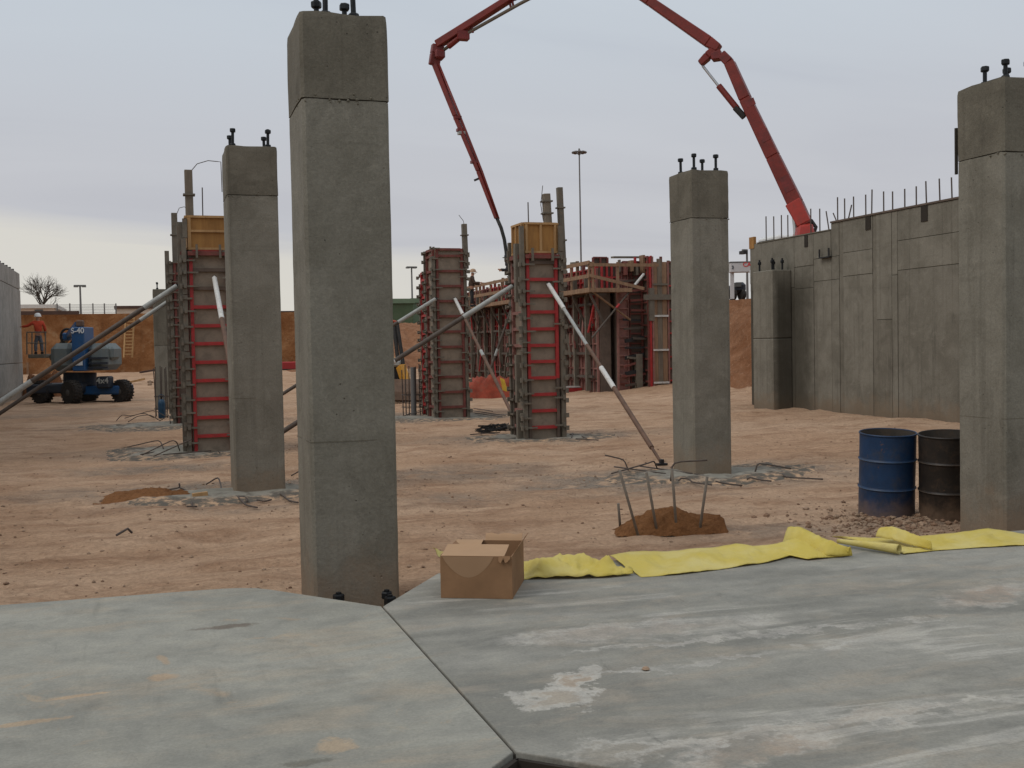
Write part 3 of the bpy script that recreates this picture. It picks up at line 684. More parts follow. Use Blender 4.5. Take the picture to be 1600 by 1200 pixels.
pad(C_1090+Vector((.05, -.15, 0)), 1.75, 1.15, 'grey footing pad with bent rebar under the column behind the dirt heap',
    [[(945, 711, 1), (975, 718, 1), (982, 740, 0)], [(955, 745, 0), (1012, 724, 1), (1022, 720, 1), (1027, 737, 0)], [(1048, 757, 0), (1051, 722, 1), (1105, 719, 1)],
     [(1180, 742, 0), (1184, 723, 1), (1236, 732, 1)], [(1222, 745, 0), (1226, 752, 0), (1286, 754, 0)], [(1060, 757, 0), (1064, 747, 1), (1076, 748, 1), (1082, 760, 0), (1112, 763, 0)],
     [(1118, 752, 1), (1135, 756, 1), (1160, 764, 0)], [(1167, 754, 0), (1172, 746, 1), (1186, 755, 0), (1205, 757, 0)], [(1000, 733, 0), (1100, 748, 0)], [(960, 734, 0), (1040, 745, 0)]], 1)
pad(C_MID+Vector((-.25, -.1, 0)), 1.45, 1.05, 'grey footing pad with curled rebar at the column left of the tall one',
    [[(262, 772, 0), (281, 762, 1), (280, 755, 1)], [(281, 762, 1), (292, 772, 0), (297, 782, 0), (301, 797, 0)], [(322, 762, 0), (341, 745, 1), (346, 765, 0), (343, 778, 0)],
     [(372, 785, 0), (376, 782, 1), (385, 786, 1), (386, 790, 0)], [(372, 785, 0), (384, 795, 0), (402, 799, 0)], [(402, 788, 0), (414, 790, 0), (424, 788, 0)], [(438, 779, 0), (446, 784, 0), (452, 792, 0), (466, 794, 0)],
     [(455, 748, 0), (470, 735, 1)], [(292, 797, 0), (308, 797, 0)]], 2)
pad(C_L1+Vector((-.45, -.1, 0)), 1.75, 1.3, 'grey footing pad with hooked rebar under the timber topped red form',
    [[(190, 705, 0), (245, 688, 1), (251, 690, 1), (256, 706, 0)], [(222, 715, 0), (268, 688, 1), (276, 690, 1), (281, 708, 0)], [(240, 717, 0), (300, 686, 1)], [(255, 714, 0), (330, 708, 0)], [(341, 705, 1), (344, 712, 0)],
     [(220, 714, 0), (262, 706, 0)]], 3)
pad(C_L2+Vector((-.6, 0, 0)), 2.6, 2.0, 'pale footing pad with tangled rebar under the farther left form',
    [[(182, 660, 0), (190, 648, 1), (205, 650, 1), (225, 645, 1), (240, 655, 0)], [(200, 662, 0), (215, 650, 1), (235, 648, 1), (250, 660, 0)], [(182, 667, 0), (300, 667, 0)], [(195, 656, 0), (240, 640, 1), (262, 655, 0)], [(250, 660, 0), (265, 648, 1), (266, 664, 0)]], 4)
pad(C_F3+Vector((.0, -.1, 0)), 1.75, 1.2, 'grey footing pad with rebar ends under the plywood topped middle form',
    [[(760, 690, 0), (806, 688, 0)], [(735, 684, 0), (760, 680, 0), (800, 684, 0)], [(890, 682, 0), (905, 683, 1), (918, 690, 0)], [(895, 680, 0), (893, 688, 0)], [(900, 689, 0), (935, 692, 0)], [(745, 675, 0), (770, 672, 1), (800, 676, 0)]], 5)
pad(C_F4+Vector((-.3, 0, 0)), 2.6, 1.8, 'grey footing pad with straight rebar under the far middle form',
    [[(738, 644, 0), (790, 652, 0)], [(742, 648, 0), (785, 654, 0)], [(740, 641, 0), (770, 645, 0)], [(632, 652, 0), (655, 644, 1), (662, 643, 0)], [(620, 656, 0), (660, 642, 0)]], 6)
p = onz(313, 786); mb = MB().beam(p+Vector((-.09, 0, .08)), p+Vector((.09, .03, .09)), .06, .09)
tag(mb.build('wood_block', 'lumber'), 'small pale wood block lying on the pad among curled rebar', 'wood block')

# ------------------------------------------------------------------ red steel column forms
SH = {}
def shared(key, fn):
    if key not in SH: SH[key] = fn()
    return SH[key]
def form(pos, label, H, half=.33, style=None, seed=0):
    """steel-ply column form: four faces, each with plywood skin, two rails, ribs; tubes and clamps on the corners"""
    st = dict(red='red', side='pink', ply='ply', top=0, rail='red', lower=0.0, start=.28, sp=.33, red_from=0, red_to=99)
    st.update(style or {})
    rnd = random.Random(seed)
    t = thing('column_form', label, 'column form', pos, 0, 'red column forms')
    Hf = H-st['top']; W = half*2
    skin_t = .02; depth = .062
    rib_me = {}
    for face in range(4):
        rz = face*math.pi/2; rot = Matrix.Rotation(rz, 4, 'Z')
        def pt(x, y, z): return rot @ Vector((x, y, z))
        skin = link('plywood_skin', shared(('skin', half, Hf, st['ply']), lambda: MB().bb((-half, -half-skin_t, 0), (half, -half, Hf)).mesh('plywood_skin', st['ply'])), t, (0, 0, 0), (0, 0, rz))
        kinds = [st['red'], st['side'], st['side'], st['side']][face]
        # rails in segments so that panels read as stacked
        segs = []; z = .02
        for L_ in st.get('segs', (1.2, 1.2, 1.2, 1.2, 1.2)):
            z1 = min(z+L_, Hf)
            if z1-z > .1: segs.append((z, z1-.006))
            z += L_
        for (a, b) in segs:
            mt = kinds if a >= st['red_from']-.01 and a < st['red_to'] else st.get('alt', 'plyd')
            for sx in (-1, 1):
                link('rail', shared(('rail', round(b-a, 3), mt, half), lambda: MB().bb((-.031, -depth, 0), (.031, 0, b-a)).mesh('rail', mt)), t, pt(sx*(half-.032), -half-skin_t-.001, a), (0, 0, rz))
        z = st['start']
        while z < Hf-.03:
            mt = kinds if z >= st['red_from'] and z < st['red_to'] else st.get('alt', 'plyd')
            link('rib', shared(('rib', mt, half), lambda: MB().bb((-half+.065, -depth+.006, -.032), (half-.065, 0, .032)).mesh('rib', mt)), t, pt(0, -half-skin_t-.001, z+rnd.uniform(-.006, .006)), (0, 0, rz))
            z += st['sp']
        # pale seam in the plywood behind some ribs
        link('rib', shared(('rib', kinds, half), lambda: None), t, pt(0, -half-skin_t-.001, Hf-.03), (0, 0, rz)) if ('rib', kinds, half) in SH else None
        # corner tube on the left edge of each face, in two or three staggered lengths
        z = 0.0; k = 0
        HT = H-.05 if st['top'] else Hf
        while z < HT-.3:
            L_ = rnd.choice((.55, .8, 1.05)); L_ = min(L_, HT-z)
            off = rnd.choice((-.012, 0, .016))
            link('corner_tube', shared(('tube', round(L_, 2)), lambda: MB().bb((-.042, -.042, 0), (.042, .042, L_-.015)).mesh('corner_tube', 'steel')), t, pt(-half-.075+off, -half-.062+off, z), (0, 0, rz)); z += L_; k += 1
        z = .16+rnd.uniform(0, .1)
        while z < Hf:
            ln = rnd.choice((.20, .26, .32))
            link('clamp', shared(('clamp', ln), lambda: MB().bb((-.06, -.018, -.016), (ln-.06, .018, .016)).bb((-.075, -.035, -.045), (-.035, .035, .045)).box((.02, -.03, .0), (.05, .05, .07)).mesh('clamp', 'steel')), t, pt(-half-.10, -half-.125, z), (0, 0, rz))
            if rnd.random() < .55:
                link('clamp', shared(('clamp', .2), lambda: MB().bb((-.06, -.018, -.016), (.14, .018, .016)).bb((-.075, -.035, -.045), (-.035, .035, .045)).mesh('clamp', 'steel')), t, pt(-half-.14, -half-.01, z+.06), (0, 0, rz+math.pi/2))
            z += rnd.uniform(.19, .30)
        # vertical strongbacks leaning on faces 1 and 3 (the sides)
        if face == 3:
            for (a, b, x) in st.get('backs', ()):
                link('strongback', MB().bb((x-.055, -half-.20, a), (x+.055, -half-.09, b)).mesh('strongback', 'steel'), t, (0, 0, 0), (0, 0, rz))
        if st['top']:
            z0 = Hf+.01; z1 = H
            link('plywood_box_side', MB().bb((-half-.022, -half-.02, z0), (half+.022, -half-.004, z1)).mesh('plywood_box_side', 'osb'), t, (0, 0, 0), (0, 0, rz))
            y0, y1 = -half-.021-.04, -half-.021
            hs = half+.01
            if st.get('vert', True):
                for x in (-hs+.04, 0 if face in (0, 2) else -.05, hs-.04):
                    link('stud', MB().bb((x-.022, y0, z0+.045), (x+.022, y1, z1-.045)).mesh('stud', 'lumber'), t, (0, 0, 0), (0, 0, rz))
                rows = (z0+.022, z1-.022)
            else:
                link('stud', MB().bb((-hs, y0, z0+.045), (-hs+.06, y1, z1-.045)).mesh('stud', 'lumber'), t, (0, 0, 0), (0, 0, rz))
                rows = (z0+.022, (z0+z1)/2+.03, z1-.022)
            for zz in rows:
                link('plate', MB().bb((-hs, y0-.002, zz-.021), (hs, y1+.0, zz+.021)).mesh('plate', 'lumber'), t, (0, 0, 0), (0, 0, rz))
            # bolted waler under the box
            link('waler', MB().bb((-half-.02, -half-.15, z0-.11), (half+.02, -half-.09, z0-.03)).mesh('waler', 'dred'), t, (0, 0, 0), (0, 0, rz))
            for x in (-.22, .20):
                link('clamp', MB().bb((x-.02, -half-.19, z0-.16), (x+.02, -half-.14, z0+.09)).mesh('clamp', 'steel'), t, (0, 0, 0), (0, 0, rz))
    return t
FORM3 = form(C_F3, 'red ribbed column form with a new plywood box on top, middle of the site', 4.32, .33, dict(top=.62, red_from=.2, red_to=3.5, side='pink', sp=.327, start=.25,
             backs=((2.75, 3.9, .28), (.75, 1.7, .22), (0, .6, .25))), 3)
FORM4 = form(C_F4, 'brownish column form without plywood box, just left of the plywood topped one', 4.50, .37, dict(red='dred', side='dred', ply='ply', sp=.40, start=.3, red_from=0), 4)
FORML1 = form(C_L1, 'red column form with horizontally framed plywood top, half hidden by a concrete column', 4.42, .36, dict(top=.65, vert=False, red_to=3.0, side='dred', red='red', sp=.345, start=.3, ply='plyd' if False else 'ply', backs=((1.2, 4.3, .3), (0, 1.1, .3))), 5)
FORML2 = form(C_L2, 'grey and rusty column form directly left of the timber topped red form', 4.2, .37, dict(red='dred', side='dred', ply='plyd', sp=.40, start=.3, backs=((.3, 4.5, .2),)), 6)
# a narrow bright red form attached at the far side of the far middle one
NB = C_F4+Vector((.15, 1.35, 0))
form(NB, 'bright red form top peeking out behind the brownish far middle form', 4.0, .36, dict(red='red', side='red', ply='plyd', sp=.5), 8)

def post(px, pyt, px1, pyb, Y, wd, label, mat='steel', hook=None):
    a = ony(px1, pyb, Y); b = ony(px, pyt, Y)
    t = thing('form_post', label, 'post', (a.x, a.y, a.z), 0, 'posts strapped to the forms')
    MB().beam(a, b, wd, wd*1.1).build('tube', mat, t, world=True, bevel=.006)
    for q in (.35, .75):
        c = a.lerp(b, q); MB().box(c, (wd*1.5, wd*1.5, .03)).build('collar', 'steel', t, world=True)
    if hook:
        pts = [ony(x, y, Y) for x, y in hook]
        Q = []
        for i in range(len(pts)-1):
            for s_ in np.linspace(0, 1, 4)[:-1]: Q.append(pts[i].lerp(pts[i+1], float(s_)))
        Q.append(pts[-1])
        MB().tube(Q, .008, 5).build('wire', 'rebar', t, world=True, smooth=True)
post(853, 303, 856, 350, C_F3.y+.3, .14, 'brown timber post above the plywood box, shorter of its pair', 'gwood', [(849, 345), (845, 320), (848, 290)])
post(874, 293, 880, 420, C_F3.y+.36, .11, 'grey steel post at the right edge of the plywood topped form, taller of its pair', 'steel')
post(725, 350, 728, 420, C_F4.y+.3, .13, 'grey post above the brownish far middle form', 'steel', [(722, 395), (727, 360), (724, 345), (717, 336)])
post(294, 266, 299, 420, C_L1.y, .145, 'tall brown post beside the timber topped red form', 'gwood', [(298, 268), (308, 256), (325, 251), (345, 253), (347, 300)])
post(272, 333, 276, 470, C_L2.y, .15, 'grey post on the rusty form at the left', 'steel', [(276, 335), (280, 325), (288, 323), (297, 330)])
for (px, y0, y1, Y, nm) in ((825, 345, 316, C_F3.y-.2, 'thin rod standing above the plywood box of the middle form'), (316, 330, 293, C_L1.y, 'thin rod standing above the timber topped left form'), (676, 430, 408, NB.y, 'thin rod above the bright red form top')):
    a = ony(px+1, y0+12, Y); b = ony(px, y1, Y)
    tag(MB().tube([a, b], .012, 6).build('form_rod', 'rebar'), nm, 'rod')

# ------------------------------------------------------------------ pipe braces
def brace(a, b, label, segs, r=.045, foot=True):
    """segs: list of (t0, t1, material, radius factor)"""
    a = Vector(a); b = Vector(b)
    t = thing('pipe_brace', label, 'brace', (b.x, b.y, b.z), 0, 'pipe braces propping the forms')
    for (t0, t1, mt, k) in segs:
        MB().tube([a.lerp(b, t0), a.lerp(b, t1)], r*k, 12).build('sleeve' if mt in ('white', 'gsleeve') else 'pipe', mt, t, world=True, smooth=40)
    d = (b-a).normalized()
    MB().box(a, (.07, .07, .07)).build('bracket', 'dsteel', t, world=True)
    if foot:
        MB().box(b+Vector((0, 0, -.01)), (.16, .09, .03)).box(b+Vector((0, 0, .03)), (.05, .07, .07)).build('foot', 'dsteel', t, world=True)
    return t
def gz(p): return Vector((p.x, p.y, pz(p.x, p.y)+.03))
brace(ony(857, 444, C_F3.y-.46), gz(onz(1034, 727)), 'long rusty brace with two white sleeves running from the middle form to the column pad',
      [(0, .17, 'white', 1.05), (.165, .41, 'gsleeve', .8), (.40, .53, 'rust', .85), (.53, .64, 'white', 1.1), (.635, .93, 'rust', 1.0), (.93, 1, 'rust', .6)], .040)
eb = Vector((1.75, C_F3.y+.2, 0)); eb.z = pz(eb.x, eb.y)+.03
brace(onx(801, 447, C_F3.x-.48), eb, 'dark brace sloping left from the middle form, crossing before the far middle form', [(0, .20, 'gsleeve', 1.1), (.195, .5, 'dpipe', 1.0), (.47, .55, 'white', 1.12), (.54, 1, 'dpipe', 1.05)], .046)
eb = Vector((1.9, C_F4.y, 0)); eb.z = pz(eb.x, eb.y)+.03
brace(onx(681, 467, C_F4.x-.5), eb, 'brace sloping left from the far middle form towards the loader', [(0, .19, 'gsleeve', 1.1), (.185, 1, 'dpipe', 1.0)], .045)
brace(ony(711, 467, C_F4.y-.5), gz(onz(813, 674)), 'rusty brace from the far middle form with a yellow rag tied on it', [(0, .14, 'white', 1.1), (.135, .45, 'rust', .9), (.44, .48, 'gsleeve', 1.05), (.475, 1, 'rust', 1.0)], .04)
eb = Vector((-4.2, C_L1.y+.1, 0)); eb.z = pz(eb.x, eb.y)+.03
brace(ony(277, 447, C_L1.y), eb, 'upper of two dark parallel braces crossing before the blue lift', [(0, .13, 'gsleeve', 1.15), (.125, .56, 'dpipe', 1.0), (.555, .75, 'gsleeve', 1.15), (.745, 1, 'dpipe', 1)], .046)
eb = Vector((-4.3, C_L2.y, 0)); eb.z = pz(eb.x, eb.y)+.03
brace(ony(281, 459, C_L2.y), eb, 'lower of two dark parallel braces crossing before the blue lift', [(0, .20, 'gsleeve', 1.1), (.195, 1, 'dpipe', 1.0)], .048)
brace(ony(335, 434, C_L1.y-.5), gz(onz(392, 752)), 'brace with white sleeve leaning from the timber topped left form, mostly behind the column', [(0, .25, 'white', 1.1), (.245, 1, 'rust', 1.0)], .042)
# yellow rag
a = at(781, 590, 26.3)
mb = MB().add([a+Vector(v) for v in ((0, 0, 0), (.10, -.03, -.05), (.18, 0, -.32), (.14, -.05, -.34), (.05, -.03, -.3), (.02, -.02, -.12))], [(0, 1, 5), (1, 2, 3, 4), (1, 4, 5)])
o = mb.build('rag', 'rag'); tag(o, 'yellow rag tied on the rusty brace beside the orange netting', 'rag'); sm = o.modifiers.new('thick', 'SOLIDIFY'); sm.thickness = .02

# ------------------------------------------------------------------ right-hand wall
t = thing('concrete_wall', 'long dark concrete basement wall with starter bars along its top, right side', 'wall', (WX, 24, 0))
Ya = 13.0; Yb = 28.9; Ystep = onx(1298, 350, WX).y; ZT1, ZT2 = 4.74, 4.92
core = MB().bb((WX+.012, Ya, -.3), (WX+.40, Ystep-.002, ZT2)).build('wall_core', 'groove', t, world=True)
MB().bb((WX+.012, Ystep+.002, -.3), (WX+.40, Yb, ZT1)).build('wall_core', 'groove', t, world=True)
cuts = [Yb]+[onx(x, 500, WX).y for x in (1242, 1272, 1312, 1318, 1364, 1370, 1394, 1403)]+[18.2, 15.6, Ya]
rows = [[-.3, 2.45, 3.35, 99], [-.3, 3.3, 3.9, 99], [-.3, 3.45, 4.05, 99], None, [-.3, 3.5, 4.1, 99], [-.3, 1.9, 3.0, 4.0, 99], [-.3, 2.35, 99], None, [-.3, 3.5, 4.2, 99], [-.3, 3.2, 4.1, 99], [-.3, 3.2, 4.1, 99], [-.3, 3.2, 99]]
rw = random.Random(4)
for i in range(len(cuts)-1):
    y1, y0 = cuts[i], cuts[i+1]
    if y1-y0 < .2:                      # narrow strips between pours: set back, darker
        MB().bb((WX+.010, y0+.004, -.3), (WX+.05, y1-.004, (ZT2 if y1 < Ystep else ZT1)-.004)).build('joint_strip', 'wall_d', t, world=True); continue
    rr = rows[i] if i < len(rows) and rows[i] else [-.3, 3.4, 99]
    for k in range(len(rr)-1):
        for (ya, yb, zt) in ((y0, min(y1, Ystep), ZT2), (max(y0, Ystep), y1, ZT1)):
            if yb-ya < .05: continue
            z0, z1 = rr[k], min(rr[k+1], zt)
            if z1-z0 < .05: continue
            MB().bb((WX+rw.uniform(-.006, .004), ya+.008, z0+.006), (WX+.03, yb-.008, z1-.006)).build('panel', rw.choice(('wall', 'wall', 'wall_b', 'wall_d')), t, world=True, bevel=.004)
# timber top chamfer strip
MB().bb((WX-.03, Ya, ZT2+.002), (WX+.1, Ystep-.01, ZT2+.045)).build('top_strip', 'plyd', t, world=True)
MB().bb((WX-.025, Ystep+.01, ZT1+.002), (WX+.1, Yb-.4, ZT1+.03)).build('top_strip', 'wall_d', t, world=True)
for (px, yb, wd) in ((1260, 392, .16), (1357, 365, .20), (1445, 352, .22)):
    yy = onx(px, 360, WX).y; zt = ZT2 if yy < Ystep else ZT1
    MB().bb((WX-.02, yy-wd/2, onx(px, yb-6, WX).z), (WX-.007, yy+wd/2, zt)).build('keyway_plate', 'blackboard', t, world=True)
for (px, pt_, dx) in ((1197, 338, 0), (1209, 338, 0), (1221, 336, 0), (1231, 336, 0), (1267, 326, 0), (1281, 326, 0), (1291, 330, -5), (1302, 333, -12), (1309, 308, 0), (1320, 310, 0), (1334, 307, 0), (1331, 320, 7), (1353, 304, 0), (1363, 296, 1), (1381, 299, 0),
                      (1395, 299, 0), (1414, 295, 0), (1432, 291, 0), (1447, 283, -1), (1468, 279, -1), (1487, 277, -1)):
    yy = onx(px, 350, WX+.2).y; zt = ZT2 if yy < Ystep else ZT1
    yb = onx(px-dx, 350, WX+.2).y
    top = onx(px, pt_, WX+.2)
    MB().tube([(WX+.2, yb, zt-.05), (WX+.2, yy, top.z)], .017, 6).build('rebar', 'rebar', t, world=True)
yy = onx(1187, 380, WX).y; MB().bb((WX-.02, Yb-.25, ZT1-.12), (WX+.06, Yb+.02, ZT1+.22)).build('end_board', 'osb', t, world=True)
# shelf bracket pocket
a = onx(1283, 403, WX-.02); b = onx(1299, 403, WX-.02)
MB().bb((WX-.10, b.y, a.z-.02), (WX-.007, a.y, a.z+.01)).bb((WX-.10, b.y, a.z+.012), (WX-.07, b.y+.04, a.z+.22)).bb((WX-.10, a.y-.04, a.z+.012), (WX-.07, a.y, a.z+.22)).build('steel_seat', 'dsteel', t, world=True)
# pilaster
t = thing('pilaster', 'stubby concrete pilaster with bolts on top against the far end of the right wall', 'pilaster', (WX-.35, 27.0, 0))
ya = onx(1207, 500, WX-.62).y; yb = ya+1.05
MB().bb((WX-.62, ya, -.3), (WX-.008, yb, 1.95)).build('shaft', 'wall_b', t, world=True, bevel=.02)
MB().bb((WX-.615, ya+.006, 1.96), (WX-.008, yb, 3.85)).build('shaft_top', 'wall_b', t, world=True, bevel=.02)
for (dx, dy) in ((-.52, .15), (-.50, .85), (-.2, .15), (-.2, .6)): 
    b = link('anchor_bolt', ROD, t, (dx+.35, ya+dy-27.0, 3.84)); b.scale = (1.4, 1.4, 1.7); link('nut', NUT, b, (0, 0, .12))
# timber prop leaning at wall end
a = gz(onz(1181, 628)); tag(MB().tube([a, a+Vector((.1, .2, 1.35))], .02, 6).build('leaning_stick', 'olumber'), 'thin stick leaning at the far end of the right wall', 'stick')

# ------------------------------------------------------------------ left-hand wall
t = thing('concrete_wall', 'pale concrete wall end at the left edge of the site behind the lift', 'wall', (-5.7, 45, 0))
lx = -5.62
for (y0, y1, z0, z1) in ((20, 34, -.3, 4.85), (34.02, 44, -.3, 4.85), (44.02, 54.3, -.3, 1.55), (44.02, 54.3, 1.565, 4.85), (20, 44, 4.87, 5.62), (44.02, 54.3, 4.87, 5.60)):
    MB().bb((lx-.38, y0, z0), (lx+random.uniform(-.006, .006), y1, z1)).build('panel', 'leftwall', t, world=True, bevel=.02)
for y in np.arange(42, 54, 1.1): MB().bb((lx-.2, y, 5.60), (lx-.1, y+.12, 5.72)).build('form_tie', 'dsteel', t, world=True)

# ------------------------------------------------------------------ drums
def drum(px, py, body, band, label, tilt=(0, 0), dent=0, paper=False):
    p = onz(px, py, .03); t = thing('steel_drum', label, 'drum', (p.x, p.y, -.02+.03), 0, 'oil drums by the right column')
    t.rotation_euler = (tilt[0], tilt[1], 0)
    r = .286; n = 40
    prof = [(r-.012, .02), (r, 0), (r, .28), (r+.001, .285), (r+.010, .297), (r+.010, .303), (r+.001, .315), (r, .32), (r, .58), (r+.001, .585), (r+.010, .597), (r+.010, .603), (r+.001, .615), (r, .62), (r, .865)]
    def lath(pr, name, mat, c0=False, c1=False):
        mb = MB().lathe(pr, n, cap0=c0, cap1=c1)
        vs = []
        for (x, y, z) in mb.v:
            a = math.atan2(y, x); k = 1-dent*max(0, math.cos(a*1+1.0))*math.exp(-((z-.45)/.18)**2)*.06+.004*math.sin(a*5+z*9)
            vs.append((x*k, y*k, z))
        mb.v = vs; return mb.build(name, mat, t, smooth=35)
    lath(prof, 'body', body, True)
    lath([(r+.0105, .2955), (r+.013, .300), (r+.0105, .3045)], 'hoop', band); lath([(r+.0105, .5955), (r+.013, .600), (r+.0105, .6045)], 'hoop', band)
    lath([(r+.001, .862), (r+.008, .866), (r+.009, .874), (r+.004, .881), (r-.004, .880), (r-.006, .872)], 'rim', body)
    lath([(r-.008, .872), (r-.009, .05), (.01, .045)], 'liner', 'inblue')
    lath([(r-.012, .30), (.1, .33), (.005, .31)], 'contents', 'inblue')
    if paper:
        d = Vector((-.8, -.6, 0)).normalized()
        rzm = Matrix.Rotation(-t.rotation_euler.z, 3, 'Z')
        a = math.atan2(*( (rzm @ onv)[::-1][1:] )) if False else None
    return t
drum(1385, 800, 'blue', 'bandb', 'open blue steel drum standing left of the black drum', (R(4.0), R(-1.2)), .3)
drum(1482, 806, 'black', 'bandk', 'open black steel drum half hidden by the right column', (R(3.5), R(-3)), 1.0)

# ------------------------------------------------------------------ dirt heap and stakes
hp = onz(1064, 838); z = pz(hp.x, hp.y)
n, k = 60, 36; vs = []; fs = []
for i in range(n+1):
    for j in range(k+1):
        u = i/n*2-1; v = j/k*2-1
        prof = np.interp(u, [-1, -.78, -.42, -.36, -.2, .05, .14, .3, .5, .6, .9, .94, 1], [0, .085, .20, .235, .225, .275, .27, .21, .165, .175, .155, .03, 0])
        e = max(0, 1-abs(v)**2.2)
        e = min(1, e*1.35)
        h = prof*e*1.0+.05*float(fbm(np.array(u*6), np.array(v*5), 4))*e*(prof > .02)
        vs.append((u*.56, .26*v*(1-.2*abs(u)), max(-.03, h*.82+.022*float(fbm(np.array(u*22), np.array(v*16), 3))*(prof > .01))))
for i in range(n):
    for j in range(k): a = i*(k+1)+j; fs.append((a, a+k+1, a+k+2, a+1))
o = MB().add(vs, fs).build('dirt_heap', 'mound', None, smooth=True); o.location = (hp.x, hp.y+.22, z); o.rotation_euler = (0, 0, R(-16)); tag(o, 'small reddish brown dirt heap behind five steel stakes', 'dirt heap')
for i, (xb, yb, xt, yt, lab) in enumerate(((970, 829, 966, 787, 'shortest steel stake, left of the dirt heap'), (1000, 840, 968, 735, 'steel stake at the left of the heap, leaning farthest left'), (1029, 838, 1010, 738, 'steel stake second from the left among four tall ones at the heap'),
                           (1058, 837, 1050, 733, 'nearly upright tall steel stake before the peak of the dirt heap'), (1091, 836, 1105, 745, 'steel stake at the right of the heap, the only one leaning right'))):
    a = onz(xb, yb); d = (a-CAM).dot(F); a = a+Vector((0, 0, -.05)); b = at(xt, yt, d-.12)
    o = MB().tube([a, a.lerp(b, .5), b], .014, 8).build('steel_stake', 'grebar', smooth=True); tag(o, lab, 'stake', 'steel stakes at the dirt heap')
# low loose heap near the mid column
p = onz(228, 782); n, k = 40, 24; vs = []; fs = []
for i in range(n+1):
    for j in range(k+1):
        u = i/n*2-1; v = j/k*2-1; q = max(0, 1-u*u-v*v)
        vs.append((u*.62, v*.42, q*.11+.05*float(fbm(np.array(u*7+3), np.array(v*6), 4))*(q > 0)-.02))
for i in range(n):
    for j in range(k): a = i*(k+1)+j; fs.append((a, a+k+1, a+k+2, a+1))
o = MB().add(vs, fs).build('dirt_heap', 'mound', None, smooth=True); o.location = (p.x, p.y, pz(p.x, p.y)); tag(o, 'low patch of loose red soil left of the concrete column pad', 'dirt heap')

# ------------------------------------------------------------------ loose clods and stones
def clods(name, pts, mat):
    vs = []; fs = []
    ico = [(0, 0, 1), (.9, 0, .3), (.28, .85, .3), (-.72, .53, .3), (-.72, -.53, .3), (.28, -.85, .3), (.6, .5, -.5), (-.3, .7, -.5), (-.8, 0, -.5), (-.3, -.7, -.5), (.6, -.5, -.5)]
    fc = [(0, 1, 2), (0, 2, 3), (0, 3, 4), (0, 4, 5), (0, 5, 1), (1, 6, 2), (2, 7, 3), (3, 8, 4), (4, 9, 5), (5, 10, 1), (2, 6, 7), (3, 7, 8), (4, 8, 9), (5, 9, 10), (1, 10, 6), (6, 10, 9, 8, 7)]
    hz = height(np.array([q[0] for q in pts]), np.array([q[1] for q in pts]))
    for (x, y, s_), z in zip(pts, hz):
        o = len(vs); a = random.uniform(0, 6); ca, sa = math.cos(a), math.sin(a); kx, ky, kz = (random.uniform(.7, 1.4) for _ in range(3))
        for (u, v, w_) in ico:
            j = random.uniform(.8, 1.2); u *= kx*j; v *= ky*j
            vs.append((x+s_*(u*ca-v*sa), y+s_*(u*sa+v*ca), z+s_*(w_*kz*.7+.25)))
        fs += [tuple(i+o for i in f) for f in fc]
    me = bpy.data.meshes.new(name); me.from_pydata(vs, [], fs); me.materials.append(M[mat]); o = link(name, me); o['kind'] = 'stuff'; return o
M['stone'] = plain('loose_stone', (.31, .215, .145), .95, .4, 2.0, (.2, .14, .095), bump=.4)
M['dstone'] = plain('dark_clod', (.22, .135, .085), .95, .4, 2.0, (.13, .08, .055), bump=.4)
pts = []; dk = []
for i in range(1500):
    y = 7.9+abs(random.gauss(0, 1))*9; x = random.uniform(-.15*y-1, y*.78+1)
    if y < 26 and x < 16.5: (pts if random.random() < .5 else dk).append((x, y, random.choice((.006, .007, .008, .010, .012, .020))*random.uniform(.7, 1.3)))
for i in range(1100):
    p = onz(random.gauss(1410, 75), random.gauss(814, 12)); 
    if 7.9 < p.y < 12: (pts if random.random() < .45 else dk).append((p.x, p.y, random.choice((.008, .01, .012, .016, .03))*random.uniform(.7, 1.3)))
for i in range(700):
    q = random.choice((C_MID, C_1090, C_L1, C_F3)); a = random.uniform(0, 6.3); r = random.uniform(.5, 1.8)
    pts.append((q.x+1.5*r*math.cos(a), q.y+r*math.sin(a), random.uniform(.006, .022)))
for i in range(300):
    dk.append((random.uniform(-.7, 1.1) if random.random() < .6 else random.uniform(1.8, 6.2), 7.8+abs(random.gauss(0, .35)), random.uniform(.006, .018)))
clods('gravel', pts, 'stone'); clods('dirt_clods', dk, 'dstone')

# ------------------------------------------------------------------ cardboard box
A = onz(689, 934, ZS+.002); B = onz(801, 936, ZS+.002); Cc = onz(819, 906, ZS+.002); D_ = A+Cc-B
t = thing('cardboard_box', 'brown cardboard box with torn open flaps standing on the slab', 'box', A.lerp(Cc, .5)); HB = .272
up = Vector((0, 0, HB)); th = .006
def wallq(a, b, name, mat='card', top0=None, top1=None, n=8):
    vs = []; inn = (A+B+Cc+D_)/4
    for i in range(n+1):
        q = a.lerp(b, i/n); bow = math.sin(math.pi*i/n)*.002
        out_ = (q-inn).normalized(); out_.z = 0
        for j in range(5):
            z = j/4; vs.append(q+up*z+out_*bow*math.sin(math.pi*z))
    fs = [(i*5+j, (i+1)*5+j, (i+1)*5+j+1, i*5+j+1) for i in range(n) for j in range(4)]
    o = MB().add(vs, fs).build(name, mat, t, world=True); s_ = o.modifiers.new('thick', 'SOLIDIFY'); s_.thickness = th; s_.offset = -1; return o
wallq(A, B, 'side'); wallq(B, Cc, 'side'); wallq(Cc, D_, 'side'); wallq(D_, A, 'side')
MB().add([A, B, Cc, D_], [(0, 3, 2, 1)]).build('bottom', 'card', t, world=True)
xa = (B-A).normalized(); ya = (Cc-B).normalized()
